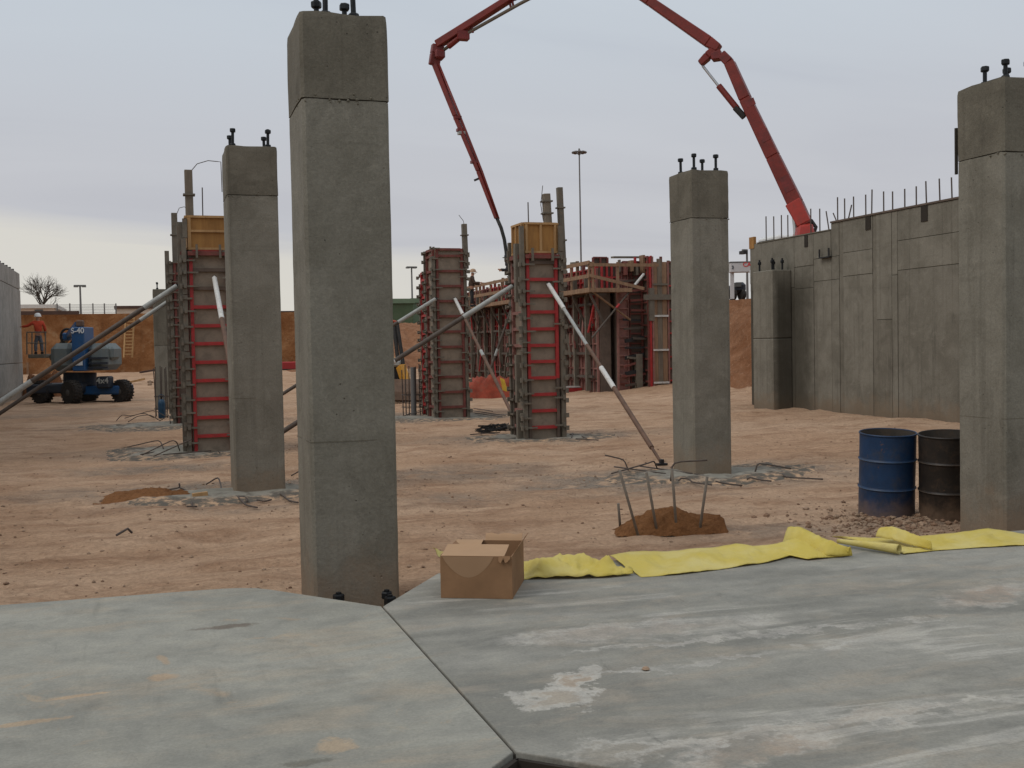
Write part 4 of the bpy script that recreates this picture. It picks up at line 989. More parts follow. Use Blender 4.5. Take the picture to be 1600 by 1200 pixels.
def flap(p, q, d, name, mat, n=6, curl=.02, jag=0):
    vs = []
    for i in range(n+1):
        e = p.lerp(q, i/n)
        for j in range(4):
            s_ = j/3; jj = 1+jag*math.sin(i*2.3)*(j == 3)
            vs.append(e+d*s_*jj+Vector((0, 0, -curl*s_*s_)))
    fs = [(i*4+j, (i+1)*4+j, (i+1)*4+j+1, i*4+j+1) for i in range(n) for j in range(3)]
    o = MB().add(vs, fs).build(name, mat, t, world=True); s_ = o.modifiers.new('thick', 'SOLIDIFY'); s_.thickness = .004; return o
TA, TB, TC, TD = A+up, B+up, Cc+up, D_+up
flap(TA+xa*.006, TB-xa*.05, ya*.23+Vector((0, 0, .022)), 'flap', 'cardin', curl=-.012)
flap(TD+xa*.20+ya*.0, TC-xa*.01, ya*.03+Vector((0, 0, .062)), 'flap', 'cardin', jag=.12)
flap(TD, TD+xa*.19, -ya*.12+Vector((0, 0, .005)), 'flap', 'cardin', jag=.05)
flap(TB+ya*.10, TC, xa*.03+Vector((0, 0, .035)), 'flap', 'card', curl=-.01, jag=.2)
flap(TA+ya*.02, TD-ya*.05, xa*.12-Vector((0, 0, .03)), 'flap', 'card')
flap(TB-xa*.085+Vector((0, 0, .001))-ya*.003, TB-xa*.01+Vector((0, 0, .001))-ya*.003, -ya*.014-Vector((0, 0, .030)), 'torn_flap', 'card', n=5, curl=0, jag=.6)
vs = []; nrm = xa.cross(Vector((0, 0, 1))).normalized(); L_ = (B-A).length
if nrm.dot(CAM-A) < 0: nrm = -nrm
arc = []
for i in range(17):
    u = .03+.72*i/16; dz = -.135*math.sin(math.pi*i/16)**.8
    arc.append((u, dz))
vs = [TA+xa*L_*u+nrm*.0012+Vector((0, 0, -.004)) for u, _ in arc]+[TA+xa*L_*u+nrm*.0026+Vector((0, 0, dz-.004)) for u, dz in arc]
MB().add(vs, [(i, i+1, 18+i, 17+i) for i in range(16)]).build('tape', 'tape', t, world=True)

# ------------------------------------------------------------------ yellow sheeting
def poly_resample(pts, n):
    P = np.array(pts, float); s = np.r_[0, np.cumsum(np.hypot(*(np.diff(P[:, :2], axis=0).T)))]; q = np.linspace(0, s[-1], n)
    return np.stack([np.interp(q, s, P[:, i]) for i in range(P.shape[1])], -1)
def sheet(name, near, far, parent, n=60, k=12, wr=.02, seed=0, mid=.0):
    """near / far: (px, py, height over slab) polylines along the two long edges"""
    a = poly_resample(near, n); b = poly_resample(far, n); vs = []
    for i in range(n):
        p = onz(a[i, 0], a[i, 1], ZS+.006+a[i, 2]); q = onz(b[i, 0], b[i, 1], ZS+.006+b[i, 2])
        for j in range(k+1):
            s_ = j/k; v = p.lerp(q, s_)
            e = math.sin(math.pi*s_)
            q1 = float(fbm(np.array(i/n*9+seed*3.3), np.array(s_*2.2+seed), 4)); q2 = abs(float(vnoise(np.array(i/n*14+s_*2.5+seed*5.1), np.array(s_*3.1-i/n*5+seed))))
            v.z += mid*e+wr*(.35+e)*(max(-.2, q1+.12)+.35*max(0, .12-q2)*3)
            v.z = max(v.z, ZS+.004)
            vs.append(v)
    fs = [(i*(k+1)+j, (i+1)*(k+1)+j, (i+1)*(k+1)+j+1, i*(k+1)+j+1) for i in range(n-1) for j in range(k)]
    o = MB().add(vs, fs).build(name, 'yellow', parent, world=True, smooth=True)
    s_ = o.modifiers.new('thick', 'SOLIDIFY'); s_.thickness = .0025; return o
def ysheet(px, py, label):
    p = onz(px, py, ZS); return thing('plastic_sheet', label, 'plastic sheet', (p.x, p.y, ZS), 0, 'yellow plastic sheets along the slab edge')
t = ysheet(900, 890, 'short crumpled yellow sheet beside the cardboard box')
sheet('crumpled_sheet', [(700, 900, .01), (800, 905, .0), (850, 904, 0), (900, 904, 0), (950, 902, .0), (990, 898, 0)], [(676, 858, .05), (800, 880, .03), (838, 876, .05), (870, 878, .04), (910, 873, .07), (945, 878, .05), (985, 895, .005)], t, 90, 16, .085, 1, .02)
t = ysheet(1100, 870, 'long flat yellow sheet with an upturned folded corner at its right end')
sheet('flat_sheet', [(1002, 901, .0), (1060, 897, .002), (1120, 890, .0), (1200, 878, .004), (1234, 868, .012), (1262, 875, 0), (1300, 871, .0), (1330, 868, 0)],
      [(953, 868, .03), (985, 862, .02), (1040, 861, .01), (1100, 857, .03), (1150, 850, .06), (1175, 853, .05), (1215, 849, .06), (1250, 838, .10), (1290, 842, .08)], t, 120, 16, .035, 2, .0)
sheet('folded_corner', [(1222, 852, .03), (1258, 858, .03), (1290, 868, .015), (1332, 869, .004)], [(1240, 823, .16), (1253, 824, .155), (1285, 840, .10), (1326, 864, .03)], t, 40, 10, .02, 3, .05)
t = ysheet(1500, 845, 'wide yellow sheet with a rolled edge and a lifted flap beneath the right column')
sheet('flat_sheet', [(1308, 838, .012), (1400, 861, .0), (1412, 866, 0), (1462, 860, .0), (1520, 856, 0), (1600, 852, .0), (1660, 850, 0)], [(1300, 838, .03), (1360, 840, .02), (1420, 838, .03), (1480, 834, .03), (1545, 825, .05), (1600, 834, .01), (1660, 838, .01)], t, 100, 16, .03, 4)
sheet('lifted_flap', [(1368, 838, .06), (1390, 842, .05), (1430, 853, .025), (1456, 860, .004)], [(1378, 828, .10), (1402, 826, .11), (1440, 840, .08), (1455, 856, .02)], t, 40, 10, .02, 5, .04)
a = onz(1309, 845, ZS+.04); b = onz(1405, 858, ZS+.045)
mb = MB(); ax = (b-a).normalized(); sd_ = ax.cross(Vector((0, 0, 1))).normalized(); u_ = sd_.cross(ax); n = 34; vs = []
for i in range(13):
    q = a.lerp(b, i/12); r0 = .018+.022*i/12
    for j in range(n):
        th_ = -2.0+j/(n-1)*4.2*math.pi; rr = r0*(1-.35*j/(n-1)); vs.append(q+sd_*math.cos(th_)*rr+u_*(math.sin(th_)*rr))
mb.add(vs, [(i*n+j, (i+1)*n+j, (i+1)*n+j+1, i*n+j+1) for i in range(12) for j in range(n-1)])
o = mb.build('rolled_edge', 'yellow', t, world=True, smooth=True); s_ = o.modifiers.new('thick', 'SOLIDIFY'); s_.thickness = .002
# chip of stone on the slab
p = onz(1009, 1047, ZS); tag(MB().lathe([(.012, 0), (.022, .006), (.012, .016)], 6, p).build('stone_chip', 'stone'), 'small pale stone chip lying on the slab beside the white stain', 'stone')

# ------------------------------------------------------------------ brown shotcrete cut at the back, ladder
def cutmat():
    s = NT('earth_cut')
    big = s.noise(.55, 6, .65, dist=.6)
    c = s.mix(s.step(big, .36, .64), (.24, .105, .042), (.36, .185, .085))
    c = s.mix(s.math('MULTIPLY', s.step(s.noise(1.3, 6, .7), .52, .72), .7), c, (.42, .27, .15))
    stn = s.noise(1.0, 4, .6, v=s.map((2.5, 2.5, .25)))
    c = s.mix(s.math('MULTIPLY', s.step(stn, .5, .75), .5), c, (.15, .07, .032))
    return s.fin(c, .95, s.bump(s.noise(2.2, 7, .7), .9, .15), spec=.1)
M['cut'] = cutmat()
X, Z = np.meshgrid(np.linspace(-32, 9.5, 160), np.linspace(-.5, 4.38, 22), indexing='ij')
Yc = 72.3+.18*fbm(X*.5, Z*.7, 4)+.0*Z
o = thing('earth_cut_wall', 'reddish brown earth cut closing the back of the pit, ladder leaning on it', 'earth wall', (-10, 72.3, 0))
me = grid_mesh('face', X+10, Yc-72.3, Z, M['cut']); me.flip_normals(); link('face', me, o)
for x in np.arange(-21, -6.6, .55):            # vertical boards along the foot
    if random.random() < .8: MB().bb((x, 72.0, .5), (x+.12, 72.12, 1.5+random.uniform(-.3, .4))).build('shoring_board', 'olumber', o, world=True)
# dark timber kerb along the top
a = ony(40, 489, 71.9); b = ony(124, 491, 71.9)
MB().bb((a.x-6, 71.7, a.z-.12), (b.x, 71.95, a.z+.1)).build('top_beam', 'roofdark', o, world=True)
p0 = ony(200, 556, 71.2); p1 = ony(203, 495, 71.75)
t = thing('ladder', 'pale wooden ladder leaning on the brown earth cut', 'ladder', p0)
for s_ in (-.24, .24): MB().beam(p0+Vector((s_, 0, -.1)), p1+Vector((s_, 0, 0)), .09, .10).build('rail', 'lumber', t, world=True)
for i in range(12):
    q = p0.lerp(p1, (i+.5)/12); MB().bb((q.x-.2, q.y-.10, q.z-.035), (q.x+.2, q.y-.055, q.z+.035)).build('rung', 'lumber', t, world=True)
# rubble and timber litter behind the lift
pts = [(random.gauss(-7, 3.2), random.gauss(58, 2.5), random.uniform(.06, .28)) for _ in range(170)]
clods('rubble', pts, 'stone')
for px, py, ln, a, mt, lab in ((222, 582, 1.9, .2, 'pole', 'long pale grey timber lying before the bin behind the lift'), (205, 590, 1.0, -.3, 'gwood', 'short brown timber lying beside the right wheel of the lift'),
                               (236, 596, 1.3, .5, 'roofdark', 'dark timber lying left of the starter bar cage'), (214, 601, .8, -.1, 'lumber', 'yellowish board end lying on the rubble right of the lift')):
    p = onz(px, py, .3); p.z = pz(p.x, p.y)
    o = MB().beam(p+Vector((-ln/2*math.cos(a), -ln/2*math.sin(a), .12)), p+Vector((ln/2*math.cos(a), ln/2*math.sin(a), .28)), .14, .1).build('loose_timber', mt); tag(o, lab, 'timber')

# ------------------------------------------------------------------ boom lift
pW = onz(112, 631); d0 = (pW-CAM).dot(F)
fw = Vector((F.x, F.y, 0)).normalized(); rt = Vector((RT.x, RT.y, 0)).normalized()
t = thing('boom_lift', 'blue and grey boom lift with its basket raised beside the left wall', 'boom lift', pW); S = d0/FPX
def lp(px, py, dd=0): return at(px, py, d0+dd)
LR = Matrix((rt, fw, Vector((0, 0, 1)))).transposed()
def lbox(px0, py0, px1, py1, dd, dep, name, mat, parent=None, bevel=.05):
    a = lp(px0, py0, dd); b = lp(px1, py1, dd); c = (a+b)/2+fw*dep/2
    return MB().box(c, (abs(px1-px0)*S, dep, abs(py1-py0)*S), LR).build(name, mat, parent or t, world=True, bevel=bevel)
def wheel(px, pyb, dia, dd, ang=0, wd=.36):
    c = lp(px, pyb-dia/2, dd); r = dia*S/2*(d0+dd)/d0
    c.z = pz(c.x, c.y)+r-.03
    rot = Matrix.Rotation(math.atan2(fw.y, fw.x)-math.pi/2+ang, 4, 'Z') @ Matrix.Rotation(R(90), 4, 'X')
    mb = MB().lathe([(r*.55, -wd/2), (r*.9, -wd/2), (r, -wd/2+.07), (r, wd/2-.07), (r*.9, wd/2), (r*.55, wd/2)], 22)
    for j in range(22):
        a = 2*math.pi*j/22
        for zz in (-wd/4, wd/4): mb.box((math.cos(a+zz)*r*.985, math.sin(a+zz)*r*.985, zz), (.05, .05, wd*.42), Matrix.Rotation(a+zz, 3, 'Z'))
    o = mb.build('wheel', 'tyre', t); o.location = c-wloc(t); o.rotation_euler = rot.to_euler()
    h = MB().lathe([(r*.56, -wd/2+.05), (r*.5, -wd/2+.02), (r*.25, -wd/2-.02), (r*.1, -wd/2-.03)], 16, cap1=True).lathe([(r*.1, wd/2+.03), (r*.56, wd/2-.05)], 16).build('rim', 'rim', o)
wheel(112, 631, 38, 0, R(-35)); wheel(191, 627, 36, .9, R(-25)); wheel(66, 630, 36, .6, R(-20)); wheel(137, 620, 34, 3.0)
lbox(40, 600, 128, 615, .3, 2.0, 'chassis', 'liftdark'); lbox(128, 603, 188, 617, .7, 1.6, 'axle_frame', 'liftblue')
o = lbox(150, 588, 171, 607, .35, .5, 'drive_box', 'liftdark')
MB().tube([lp(125, 602, 1.3), lp(125, 582, 1.3)], 1.0*.62, 20).build('turntable', 'liftdark', t, world=True, smooth=40)
lbox(76, 536, 113, 580, .2, 1.9, 'cover', 'liftgrey', bevel=.22); lbox(134, 536, 166, 579, .2, 1.9, 'cover', 'liftgrey', bevel=.22)
for y in (558, 566, 573): lbox(138, y, 168, y+3, .12, .1, 'louvre', 'liftdark', bevel=0)
lbox(166, 541, 177, 562, .5, .8, 'counterweight', 'liftgrey', bevel=.1)
lbox(112, 511, 132, 580, -.05, 1.0, 'mast', 'liftblue', bevel=.03)
MB().beam(lp(122, 507, .5), lp(106, 526, 5.0), .22, .2).build('boom', 'liftblue', t, world=True)
lbox(118, 500, 128, 511, .3, .3, 'boom_knuckle', 'rust', bevel=.05)
c = lp(105, 526, 4.6)
ring = [c+rt*math.cos(a)*.27+Vector((0, 0, 1))*math.sin(a)*.33 for a in np.linspace(0, 6.283, 20)]
MB().tube(ring, .05, 6).build('hose_loop', 'rubber', t, world=True); MB().box(c, (.34, .3, .34), LR).build('jib_pivot', 'liftblue', t, world=True, bevel=.06)
MB().beam(lp(105, 528, 4.8), lp(80, 560, 5.6), .16, .2).build('jib', 'steel', t, world=True)
# basket
bz = lambda px, py, dd=5.6: lp(px, py, dd)
lbox(42, 553, 72, 560, 5.2, 1.3, 'basket_floor', 'steel', bevel=.02)
for (px) in (42, 50, 71):
    for dd in (5.25, 6.45): MB().tube([bz(px, 554, dd), bz(px, 519, dd)], .03, 6).build('basket_post', 'steel', t, world=True)
for py in (519, 536):
    for dd in (5.25, 6.45): MB().tube([bz(42, py, dd), bz(72, py, dd)], .028, 6).build('basket_rail', 'steel', t, world=True)
    for px in (42, 72): MB().tube([bz(px, py, 5.25), bz(px, py, 6.45)], .028, 6).build('basket_rail', 'steel', t, world=True)
def letters(txt, pos, h, mat, parent, rotm, name='lettering'):
    cu = bpy.data.curves.new(name, 'FONT'); cu.body = txt; cu.size = h/.7; cu.align_x = 'CENTER'; cu.align_y = 'CENTER'; cu.extrude = .004; cu.offset = .006
    cu.materials.append(M[mat]); o = bpy.data.objects.new(name, cu); COL.objects.link(o); o.parent = parent
    me = bpy.data.meshes.new_from_object(o); bpy.data.objects.remove(o); o = link(name, me, parent); o.matrix_local = Matrix.Translation(pos-wloc(parent)) @ rotm; return o
facing = Matrix((rt, Vector((0, 0, 1)), -fw)).transposed().to_4x4()
letters('S-40', lp(121, 517, -.10), .20, 'letter', t, facing); letters('4x4', lp(160, 595, .33), .22, 'gsleeve', t, facing)
lbox(116, 564, 129, 571, -.065, .01, 'decal', 'letter', bevel=0)
# orange netting heap and red thing behind the basket
def lump(px, py, wpx, hpx, d, mat, label, cat, nm, seed=0, kind=None):
    b = at(px, py, d); S_ = d/FPX; n, k = 28, 10; vs = []; fs = []; dep = wpx*S_*.4
    zb = pz(b.x, b.y)
    for i in range(n+1):
        for j in range(k+1):
            u = i/n*2-1; v = j/k*2-1; e = max(0, 1-abs(u)**3)*max(0, 1-v*v)
            h = hpx*S_*min(1, e*1.8)*(.8+.45*float(fbm(np.array(u*3+seed), np.array(v*2+seed), 3)))
            vs.append((b.x+rt.x*u*wpx*S_/2+fw.x*v*dep, b.y+rt.y*u*wpx*S_/2+fw.y*v*dep, zb-.05+max(0, h)))
    for i in range(n):
        for j in range(k): a = i*(k+1)+j; fs.append((a, a+k+1, a+k+2, a+1))
    o = MB().add(vs, fs).build(nm, mat, None, smooth=True); return tag(o, label, cat)
lump(70, 606, 60, 40, 50, 'redsoil', 'reddish spoil heap behind the lift under the basket', 'spoil heap', 'spoil_heap', 2)

# ------------------------------------------------------------------ people
def person(label, P, cloth, legs, hat, hatmat, group=None):
    """P: joint name -> world position"""
    t = thing('person', label, 'person', (P['hip'].x, P['hip'].y, min(P['footL'].z, P['footR'].z)), 0, group)
    def skin(name, chains, mat, root):
        vs = []; es = []; rad = []; key = {}
        def vert(p, r):
            kk = tuple(round(c, 4) for c in p)
            if kk not in key: key[kk] = len(vs); vs.append(p-wloc(t)); rad.append(r)
            return key[kk]
        for ch in chains:
            ids = [vert(p, r) for p, r in ch]; es += list(zip(ids[:-1], ids[1:]))
        me = bpy.data.meshes.new(name); me.from_pydata(vs, es, []); me.materials.append(M[mat]); o = link(name, me, t)
        sk = o.modifiers.new('skin', 'SKIN'); sk.use_smooth_shade = True
        lay = me.skin_vertices[0].data if me.skin_vertices else None
        if lay is None:
            bpy.context.view_layer.objects.active = o
            me.attributes.new  # the layer is made by the modifier
        for i, r in enumerate(rad): me.skin_vertices[0].data[i].radius = (r, r)
        me.skin_vertices[0].data[root].use_root = True
        o.modifiers.new('sub', 'SUBSURF').levels = 1; o.modifiers['sub'].render_levels = 2
        return o
    j = P; m_ = lambda a, b, q=.5: j[a].lerp(j[b], q) if isinstance(a, str) else a.lerp(b, q)
    hip, ch, nk, hd = j['hip'], j['chest'], j['neck'], j['head']
    skin('body', [[(hip, .12), (m_('hip', 'chest'), .12), (ch, .13), (nk, .055), (m_('neck', 'head', .5), .085), (hd, .10)],
                  [(hip, .12), (j['kneeL'], .06), (j['footL']+Vector((0, 0, .08)), .045), (j['footL']+j['face']*.14+Vector((0, 0, .03)), .04)], [(hip, .12), (j['kneeR'], .06), (j['footR']+Vector((0, 0, .08)), .045), (j['footR']+j['face']*.14+Vector((0, 0, .03)), .04)],
                  [(ch, .13), (j['shL'], .06), (j['elL'], .042), (j['haL'], .03), (j['haL']+(j['haL']-j['elL']).normalized()*.1, .03)], [(ch, .13), (j['shR'], .06), (j['elR'], .042), (j['haR'], .03), (j['haR']+(j['haR']-j['elR']).normalized()*.1, .03)]], 'skin', 0)
    skin('jacket', [[(hip+Vector((0, 0, -.02)), .165), (m_('hip', 'chest'), .16), (ch, .175), (m_('chest', 'neck', .7), .09)],
                    [(ch, .175), (j['shL'], .085), (j['elL'], .065), (j['haL'], .05)], [(ch, .175), (j['shR'], .085), (j['elR'], .065), (j['haR'], .05)]], cloth, 0)
    skin('trousers', [[(hip+Vector((0, 0, .03)), .15), (m_('hip', 'kneeL', .3), .10), (j['kneeL'], .08), (j['footL']+Vector((0, 0, .09)), .07)], [(hip+Vector((0, 0, .03)), .15), (m_('hip', 'kneeR', .3), .10), (j['kneeR'], .08), (j['footR']+Vector((0, 0, .09)), .07)]], legs, 0)
    for f_ in ('footL', 'footR'): MB().beam(j[f_]+Vector((0, 0, .04))-j['face']*.08, j[f_]+Vector((0, 0, .035))+j['face']*.19, .11, .11, .10, .07).build('boot', 'darkcloth', t, world=True, bevel=.02)
    MB().lathe([(.155, -.005), (.15, .012), (.132, .02), (.13, .07), (.10, .125), (.04, .15), (.005, .153)], 18, hd+Vector((0, 0, .02))).beam(hd+Vector((0, 0, .02))+j['face']*.1, hd+Vector((0, 0, .01))+j['face']*.19, .16, .02).build(hat, hatmat, t, world=True, smooth=40)
    fx = j['face']; MB().lathe([(.004, .02), (.018, -.01), (.004, -.03)], 6, hd+fx*.105+Vector((0, 0, -.035))).build('nose', 'skin', t, world=True)
    return t
def stand(feet, H, face, right, armL, armR, spread=.14, bend=0):
    k = H/1.78; z = Vector((0, 0, 1)); f = feet
    hip = f+z*.93*k; ch = hip+z*.40*k+face*bend*.4; nk = hip+z*.58*k+face*bend*.6; hd = hip+z*.73*k+face*(bend*.7+.02)
    P = dict(face=face, hip=hip, chest=ch, neck=nk, head=hd, footL=f-right*spread, footR=f+right*spread, kneeL=f-right*spread*.9+z*.48*k+face*.03, kneeR=f+right*spread*.9+z*.48*k+face*.03,
             shL=ch-right*.19*k+z*.08*k, shR=ch+right*.19*k+z*.08*k)
    P['elL'] = P['shL']+armL[0]*.30*k; P['haL'] = P['elL']+armL[1]*.27*k; P['elR'] = P['shR']+armR[0]*.30*k; P['haR'] = P['elR']+armR[1]*.27*k
    return P
zz = Vector((0, 0, 1))
dM = d0+5.9; foot = at(61, 553, dM); HM = 62*dM/FPX
fM = (fw*.85-rt*.5).normalized(); rM = Vector((fM.y, -fM.x, 0))
person('worker in orange jacket and white helmet standing in the lift basket', stand(foot, HM, fM, rM, ((-rM*.8-zz*.5+fM*.3).normalized(), (-rM*.75+fM*.6-zz*.1).normalized()), ((rM*.35-zz).normalized(), (fM*.5-zz*.6).normalized()), .13), 'orange', 'denim', 'hard_hat', 'helmet')

# ------------------------------------------------------------------ core formwork, walkway
FX = 16.35                                  # side face (towards -X) of the formwork; its front face looks to the camera
Yf = 39.0
def fpanel(t, p0, ax, nrm, W, H, rows, cols, skin, rail, rnd, name='panel'):
    """panel on a vertical plane: p0 lower corner, ax along, nrm outwards"""
    z = Vector((0, 0, 1)); M3 = Matrix((ax, nrm, z)).transposed()
    c = p0+ax*W/2+z*H/2
    o = MB().box(c-nrm*.01, (W, .03, H), M3).build(name, skin, t, world=True)
    for i in range(cols+1):
        q = p0+ax*(W*i/cols)+z*H/2+nrm*.05
        MB().box(q, (.07, .09, H), M3).build('stud', rail if rnd.random() < .8 else 'pink', o, world=True)
    for k in range(rows+1):
        q = p0+ax*W/2+z*(H*k/rows)+nrm*(.045)
        MB().box(q, (W-.02, .07, .06), M3).build('rib', rail if rnd.random() < .75 else 'dred', o, world=True)
    return o
rc = random.Random(9)
t = thing('wall_formwork', 'long dark red wall formwork under the timber walkway at the back of the pit', 'formwork', (FX, 47, 0))
y = Yf+.3; ax = Vector((0, 1, 0)); nr = Vector((-1, 0, 0)); i = 0
while y < 57:
    W = 1.25
    if not (47.2 < y < 49.6):
        for (z0, h) in ((0, 2.4), (2.42, 2.4)):
            fpanel(t, Vector((FX, y, z0)), ax, nr, W-.03, h, 5, 3, rc.choice(('pink', 'ply', 'plyd', 'plyd')), rc.choice(('dred', 'dred', 'pink', 'red')) if z0 > 1 else rc.choice(('dred', 'pink')), rc)
        MB().bb((FX-.34, y+.5, .1), (FX-.16, y+.62, 4.6)).build('strongback', 'steel', t, world=True)
    y += W; i += 1
for z_ in (.6, 1.5, 2.6, 3.4): MB().bb((FX-.27, Yf+.4, z_), (FX-.17, 57, z_+.1)).build('waler', 'dpipe', t, world=True)
MB().bb((FX+.02, Yf+.2, -.2), (FX+.45, 47.1, 4.8)).build('inner_and_shade_wall', 'plyd', t, world=True); MB().bb((FX+.02, 49.7, -.2), (FX+.45, 57.5, 4.8)).build('inner_and_shade_wall', 'plyd', t, world=True)
MB().bb((FX+.46, Yf+3.9, 3.9), (FX+5, 57.5, 4.1)).build('shading_deck', 'plyd', t, world=True); MB().bb((FX+4.6, Yf+4.1, -.2), (FX+5, 57.5, 3.88)).build('inner_and_shade_wall', 'plyd', t, world=True); MB().bb((FX+.02, 47.12, 3.95), (FX+.45, 49.68, 4.8)).build('lintel_form', 'plyd', t, world=True)  # deck and rear wall added to keep the side opening dark inside
# front return
t2 = thing('wall_formwork', 'red wall formwork end beside the concrete column, facing the camera', 'formwork', (17.6, Yf, 0))
ax2 = Vector((1, 0, 0)); nr2 = Vector((0, -1, 0))
x0 = ony(966, 600, Yf).x; x1 = ony(1006, 600, Yf).x; x2 = ony(1030, 600, Yf-1.0).x; x3 = ony(1062, 600, Yf-1.0).x
fpanel(t2, Vector((x0, Yf, 0)), ax2, nr2, (x1-x0)*.42, 4.7, 13, 1, 'pink', 'pink', rc); fpanel(t2, Vector((x0+(x1-x0)*.45, Yf, 0)), ax2, nr2, (x1-x0)*.5, 4.95, 13, 1, 'plyd', 'dred', rc)
fpanel(t2, Vector((x1+.02, Yf-.6, 0)), ax2, nr2, (x2-x1)*.55, 5.2, 12, 1, 'ply', 'red', rc)
xo = x1+.02+(x2-x1)*.60
for k in range(3): MB().bb((xo+k*.2, Yf-.66, 0), (xo+k*.2+.19, Yf-.60, 5.0+.12*(k % 2))).build('board', ('olumber', 'gwood', 'olumber')[k], t2, world=True)
for z_ in (.35, 1.6, 2.9, 4.1): MB().bb((xo-.02, Yf-.72, z_), (xo+.62, Yf-.67, z_+.07)).build('strap', 'white' if z_ < 4 else 'steel', t2, world=True)
fpanel(t2, Vector((xo+.66, Yf-.55, 0)), ax2, nr2, .75, 5.0, 11, 1, 'plyd', 'red', rc)
fpanel(t2, Vector((x1+.02, Yf-.6, 0)), Vector((0, 1, 0)), Vector((-1, 0, 0)), .62, 5.2, 12, 1, 'plyd', 'dred', rc)
for z_ in (.75, 1.35, 2.0): MB().beam((x0+.2, Yf-.25, z_), (x1-.1, Yf-.25, z_+.12), .1, .14).build('waler', 'dsteel', t2, world=True)
MB().bb((x1-.45, Yf-.35, .0), (x1-.2, Yf-.15, 1.5)).build('strongback', 'steel', t2, world=True); MB().bb((x1-.30, Yf-.80, 3.55), (xo+1.4, Yf-.73, 3.75)).build('waler', 'steel', t2, world=True)
MB().bb((x1-.05, Yf-.75, 2.75), (x1+.15, Yf-.62, 4.0)).build('bracket', 'steel', t2, world=True)
MB().bb((x0+.02, Yf+.05, -.2), (xo+1.5, Yf+.4, 4.6)).bb((FX+.5, Yf+.45, 3.9), (xo+1.5, Yf+3.88, 4.1)).build('inner_and_shade_wall', 'plyd', t2, world=True); MB().bb((FX+1.2, Yf+2.4, -.2), (xo+1.5, Yf+2.7, 3.88)).build('inner_and_shade_wall', 'plyd', t2, world=True)  # roof box and rear wall added so the front void stays dark
for k in range(16):
    xx = x0+.05+k*.17+rc.uniform(0, .08); zz0 = rc.uniform(4.4, 4.7); MB().bb((xx, Yf-.02-rc.uniform(0, .5), zz0), (xx+rc.choice((.05, .07, .1)), Yf+.02, zz0+rc.uniform(.35, .7))).build('stud', rc.choice(('dred', 'red', 'gwood', 'steel', 'olumber')), t2, world=True)
for k in range(12):
    zz0 = .3+k*.36; xx = x0+rc.uniform(0, .5); MB().beam((xx, Yf-.2-rc.uniform(0, .2), zz0), (xx+rc.uniform(.5, 1.2), Yf-.25, zz0+rc.uniform(-.1, .15)), .06, .08).build('waler', rc.choice(('dpipe', 'dsteel', 'steel', 'dred')), t2, world=True)
for k in range(34):
    yy = Yf+.4+k*.5+rc.uniform(-.1, .1); zz0 = rc.uniform(.1, 3.0); MB().beam((FX-.3-rc.uniform(0, .15), yy, zz0), (FX-.3, yy+rc.uniform(-.5, .9), zz0+rc.uniform(.3, 2.0)), .06, .06).build('strut', rc.choice(('dpipe', 'steel', 'dred', 'pink', 'red')), t, world=True)
for k in range(26):
    yy = Yf+.3+k*.66; MB().bb((FX-.1, yy, 4.5), (FX+.02, yy+.09, 4.9+rc.uniform(0, .35))).build('stud', rc.choice(('dred', 'red', 'dred', 'olumber')), t, world=True)
# top panels rising over the walkway (front, behind the rail)
xw = onx(939, 450, 15.55)
zt = 3.86
for i, (pa, pb, h) in enumerate(((972, 1000, 5.05), (940, 970, 4.95))):
    fpanel(t2, Vector((ony(pa, 440, Yf+.05).x, Yf+.06, 3.95)), ax2, nr2, ony(pb, 440, Yf).x-ony(pa, 440, Yf).x, h-3.95, 2, 4, 'plyd', rc.choice(('red', 'dred')), rc)
for px, w_, h in ((926, .6, .55),): 
    q = ony(px, 420, Yf+.6); fpanel(t2, Vector((q.x, q.y, 4.5)), ax2, nr2, w_, .75, 2, 2, 'plyd', 'dred', rc)
# walkway: brackets, planks, guard rails
t3 = thing('walkway', 'timber walkway with guard rails along the top of the dark red formwork', 'walkway', (15.9, 46, 3.8))
WXa = 15.5; Yc0 = 38.05
for k in range(3): 
    for (a, b) in ((38.1, 42.6), (42.63, 47.4), (47.43, 52), (52.03, 57)): MB().bb((WXa+.02+k*.28, a, zt), (WXa+.27+k*.28, b, zt+.05)).build('plank', 'olumber', t3, world=True)
for k in range(3): MB().bb((FX+.0, 38.1+k*.28, zt), (17.2, 38.35+k*.28, zt+.05)).build('plank', 'olumber', t3, world=True)
MB().bb((WXa-.03, Yc0, zt-.02), (WXa, 57, zt+.15)).build('toe_board', 'olumber', t3, world=True); MB().bb((WXa, Yc0-.03, zt-.02), (17.2, Yc0, zt+.13)).build('toe_board', 'olumber', t3, world=True)
for zr in (.58, 1.08):
    for (a, b) in ((Yc0, 43), (43.02, 48), (48.02, 53), (53.02, 57)): MB().bb((WXa-.04, a, zt+zr-.07), (WXa, b, zt+zr+.07)).build('guard_rail', 'olumber', t3, world=True)
MB().bb((WXa, Yc0-.04, zt+.93), (18.3, Yc0, zt+1.05)).build('guard_rail', 'olumber', t3, world=True); MB().beam((WXa, Yc0-.02, zt+.6), (17.7, Yc0-.02, zt+.1), .03, .12).build('guard_rail', 'olumber', t3, world=True)
for yy in np.arange(Yc0+.1, 57, 1.8): 
    MB().bb((WXa, yy, zt-.05), (WXa+.06, yy+.09, zt+1.15)).build('rail_post', 'olumber', t3, world=True)
    MB().beam((WXa+.05, yy+.05, zt-.08), (FX-.16, yy+.05, zt-.08), .06, .1).beam((WXa+.08, yy+.05, zt-.13), (FX-.2, yy+.05, zt-1.3), .06, .08).build('bracket', 'dpipe', t3, world=True)
